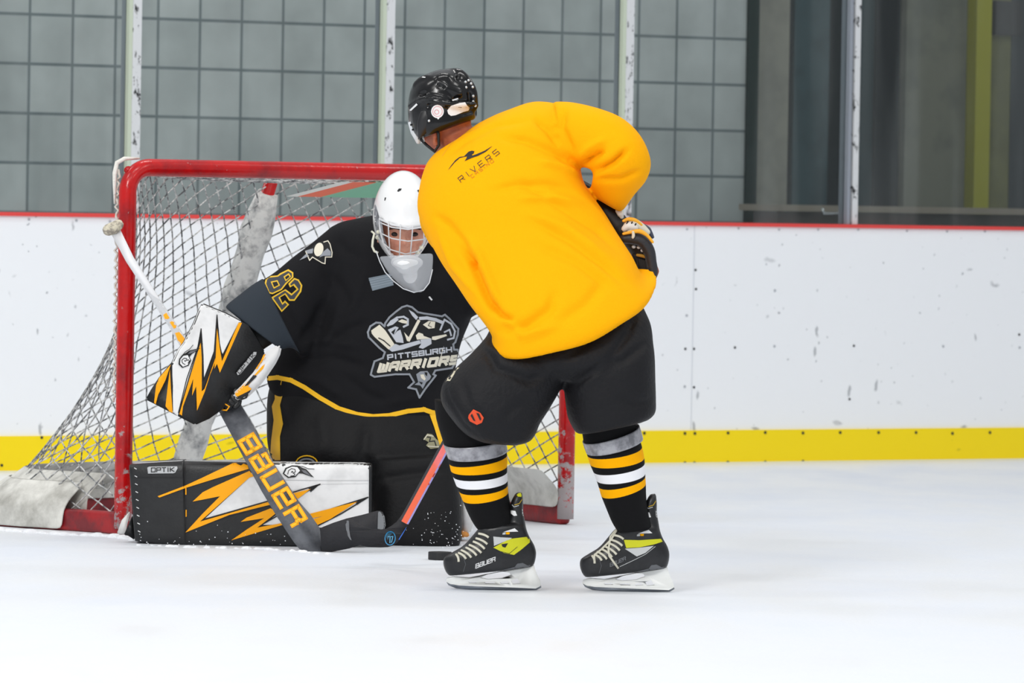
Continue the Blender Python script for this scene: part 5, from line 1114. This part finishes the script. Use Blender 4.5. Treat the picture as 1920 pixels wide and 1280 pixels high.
# ---- goalie stick
gs = E('goalie_stick', "goalie's wide grey paddle stick with gold lettering leaning across the pad", 'hockey stick', loc=tuple(pt(600, 1036, 20.27)))
def ygs(x, y): return 20.27 + .00122 * (1036 - y)
sh = plate([(207, 436), (222, 424), (250, 482), (300, 562), (352, 640), (438, 752), (416, 758), (338, 650), (318, 615), (272, 545), (236, 490)], ygs, .022, .003)
sho = link('shaft', sh, mat('white_shaft_tape', (232, 233, 236), .5), gs); tr = bvh(sh); em = sho
dz('shaft_edge', ribbon([(259, 487), (290, 538), (322, 590), (350, 632)], 2.2), blk2, .001, 5)
dz('shaft_print', [[(272, 545), (300, 562), (352, 640), (338, 650), (318, 615)]], mat('pale_grey_print', (196, 198, 202), .5), .0008, 5)
dz('shaft_print', [[(306, 590), (312, 586), (318, 596), (310, 600)], [(318, 604), (326, 600), (334, 612), (326, 616)], [(328, 624), (336, 622), (350, 638), (340, 650), (334, 640)]], orange, .0018, 5)
link('butt_knob', fixn(mesh('kn', *capsdata([P(203, 431, 21.0), P(213, 427, 21.0), P(222, 421, 21.0)], [.020, .021, .018], 16))), mat('worn_tape_knob', (214, 206, 184), .8, (150, 142, 130), 60), gs)
pdl = plate([(402, 756), (420, 748), (446, 752), (452, 760), (470, 790), (507, 860), (535, 902), (560, 940), (582, 965), (599, 990), (602, 1010), (603, 1036), (592, 1040), (577, 1040), (562, 1030), (550, 1015), (520, 970), (490, 920), (457, 860), (425, 800)], ygs, .024, .003)
grm = mat('scuffed_grey_paddle', (112, 115, 121), .4, (78, 80, 86), 14, (.42, .66), detail=7)
pdo = link('paddle', pdl, grm, gs); tr = bvh(pdl); em = pdo
q0 = Vector((447, 817)); q1 = Vector((538, 982)); dirv = (q1 - q0); upx = Vector((-dirv.y, dirv.x)).normalized()
base0 = Vector((449, 828)); base1 = Vector((548, 985)); up_ = Vector((25, -14))
for wt, m_, of in ((1.35, orange, .002), (.6, hemy, .003)): dz('lettering', text('BaUer', base0, base1, up_, wt, 2.1), m_, of, 4)
gb = plate([(600, 990), (625, 980), (650, 972), (680, 965), (706, 958), (716, 958), (721, 968), (723, 985), (721, 992), (705, 1008), (680, 1020), (655, 1028), (625, 1034), (603, 1037)], lambda x, y: 20.27 - .0006 * (x - 600), .022, .003)
gbo = link('blade', gb, mat('black_blade_tape', (38, 38, 42), .7), gs); tr = bvh(gb); em = gbo
dz('grey_toe', [[(709, 957), (716, 957), (721, 968), (723, 985), (720, 993), (708, 991)]], mat('worn_grey_toe', (120, 123, 126), .5), .001, 4)
# ================================================================== SNOW ON THE ICE
snow = mat('snow', (246, 248, 252), .8, bump=.6, bs=140)
def bank(seq, r, seed):
    """ragged low ridge of shaved ice"""
    rr = np.random.default_rng(seed); ds = []
    for k in range(len(seq) - 1):
        a, b = Vector(seq[k]), Vector(seq[k + 1]); n = max(2, int((b - a).length / .03))
        for i in range(n):
            p = a.lerp(b, i / n); s = r * rr.uniform(.5, 1.25); ds.append(elldata((p.x + rr.normal() * r * .5, p.y + rr.normal() * r * .6, 0), (s * 1.6, s * 1.3, s * .75), 9, 6))
    return blob(join(*ds), .006, 1)
sn = link('snow', bank([ice(-30, 992), ice(125, 1003), ice(215, 1006), ice(262, 1014)], .016, 1), snow, None); tag(sn, 'ragged ridge of shaved snow along the red goal base', 'snow', kind='stuff')
sn = link('snow', bank([ice(262, 1022), ice(350, 1026), ice(480, 1029), ice(560, 1034), ice(620, 1040)], .011, 2), snow, None); tag(sn, 'thin line of snow scraped up under the wide goalie pad', 'snow', kind='stuff')
ds = []; rr = np.random.default_rng(11)
for k in range(80):
    x = rr.normal(835, 38); y = 1030 - abs(rr.normal(0, 45)); s = rr.uniform(.0006, .0018); ds.append(elldata(pt(x, y, 19.9 + rr.uniform(0, .5)), (s, s, s), 6, 4))
sp_ = link('snow', mesh('spray', *join(*ds)), snow, None); tag(sp_, 'fine spray of ice chips flying by the black stick blade and puck', 'snow', kind='stuff')
ds = []
for k in range(60):
    x = rr.uniform(255, 700); y = 1022 - abs(rr.normal(0, 16)); s = rr.uniform(.0008, .0022); ds.append(elldata(pt(x, y, YP - .10), (s, s * .6, s), 6, 4))
link('snow_specks', mesh('sp', *join(*ds)), snow, ld)
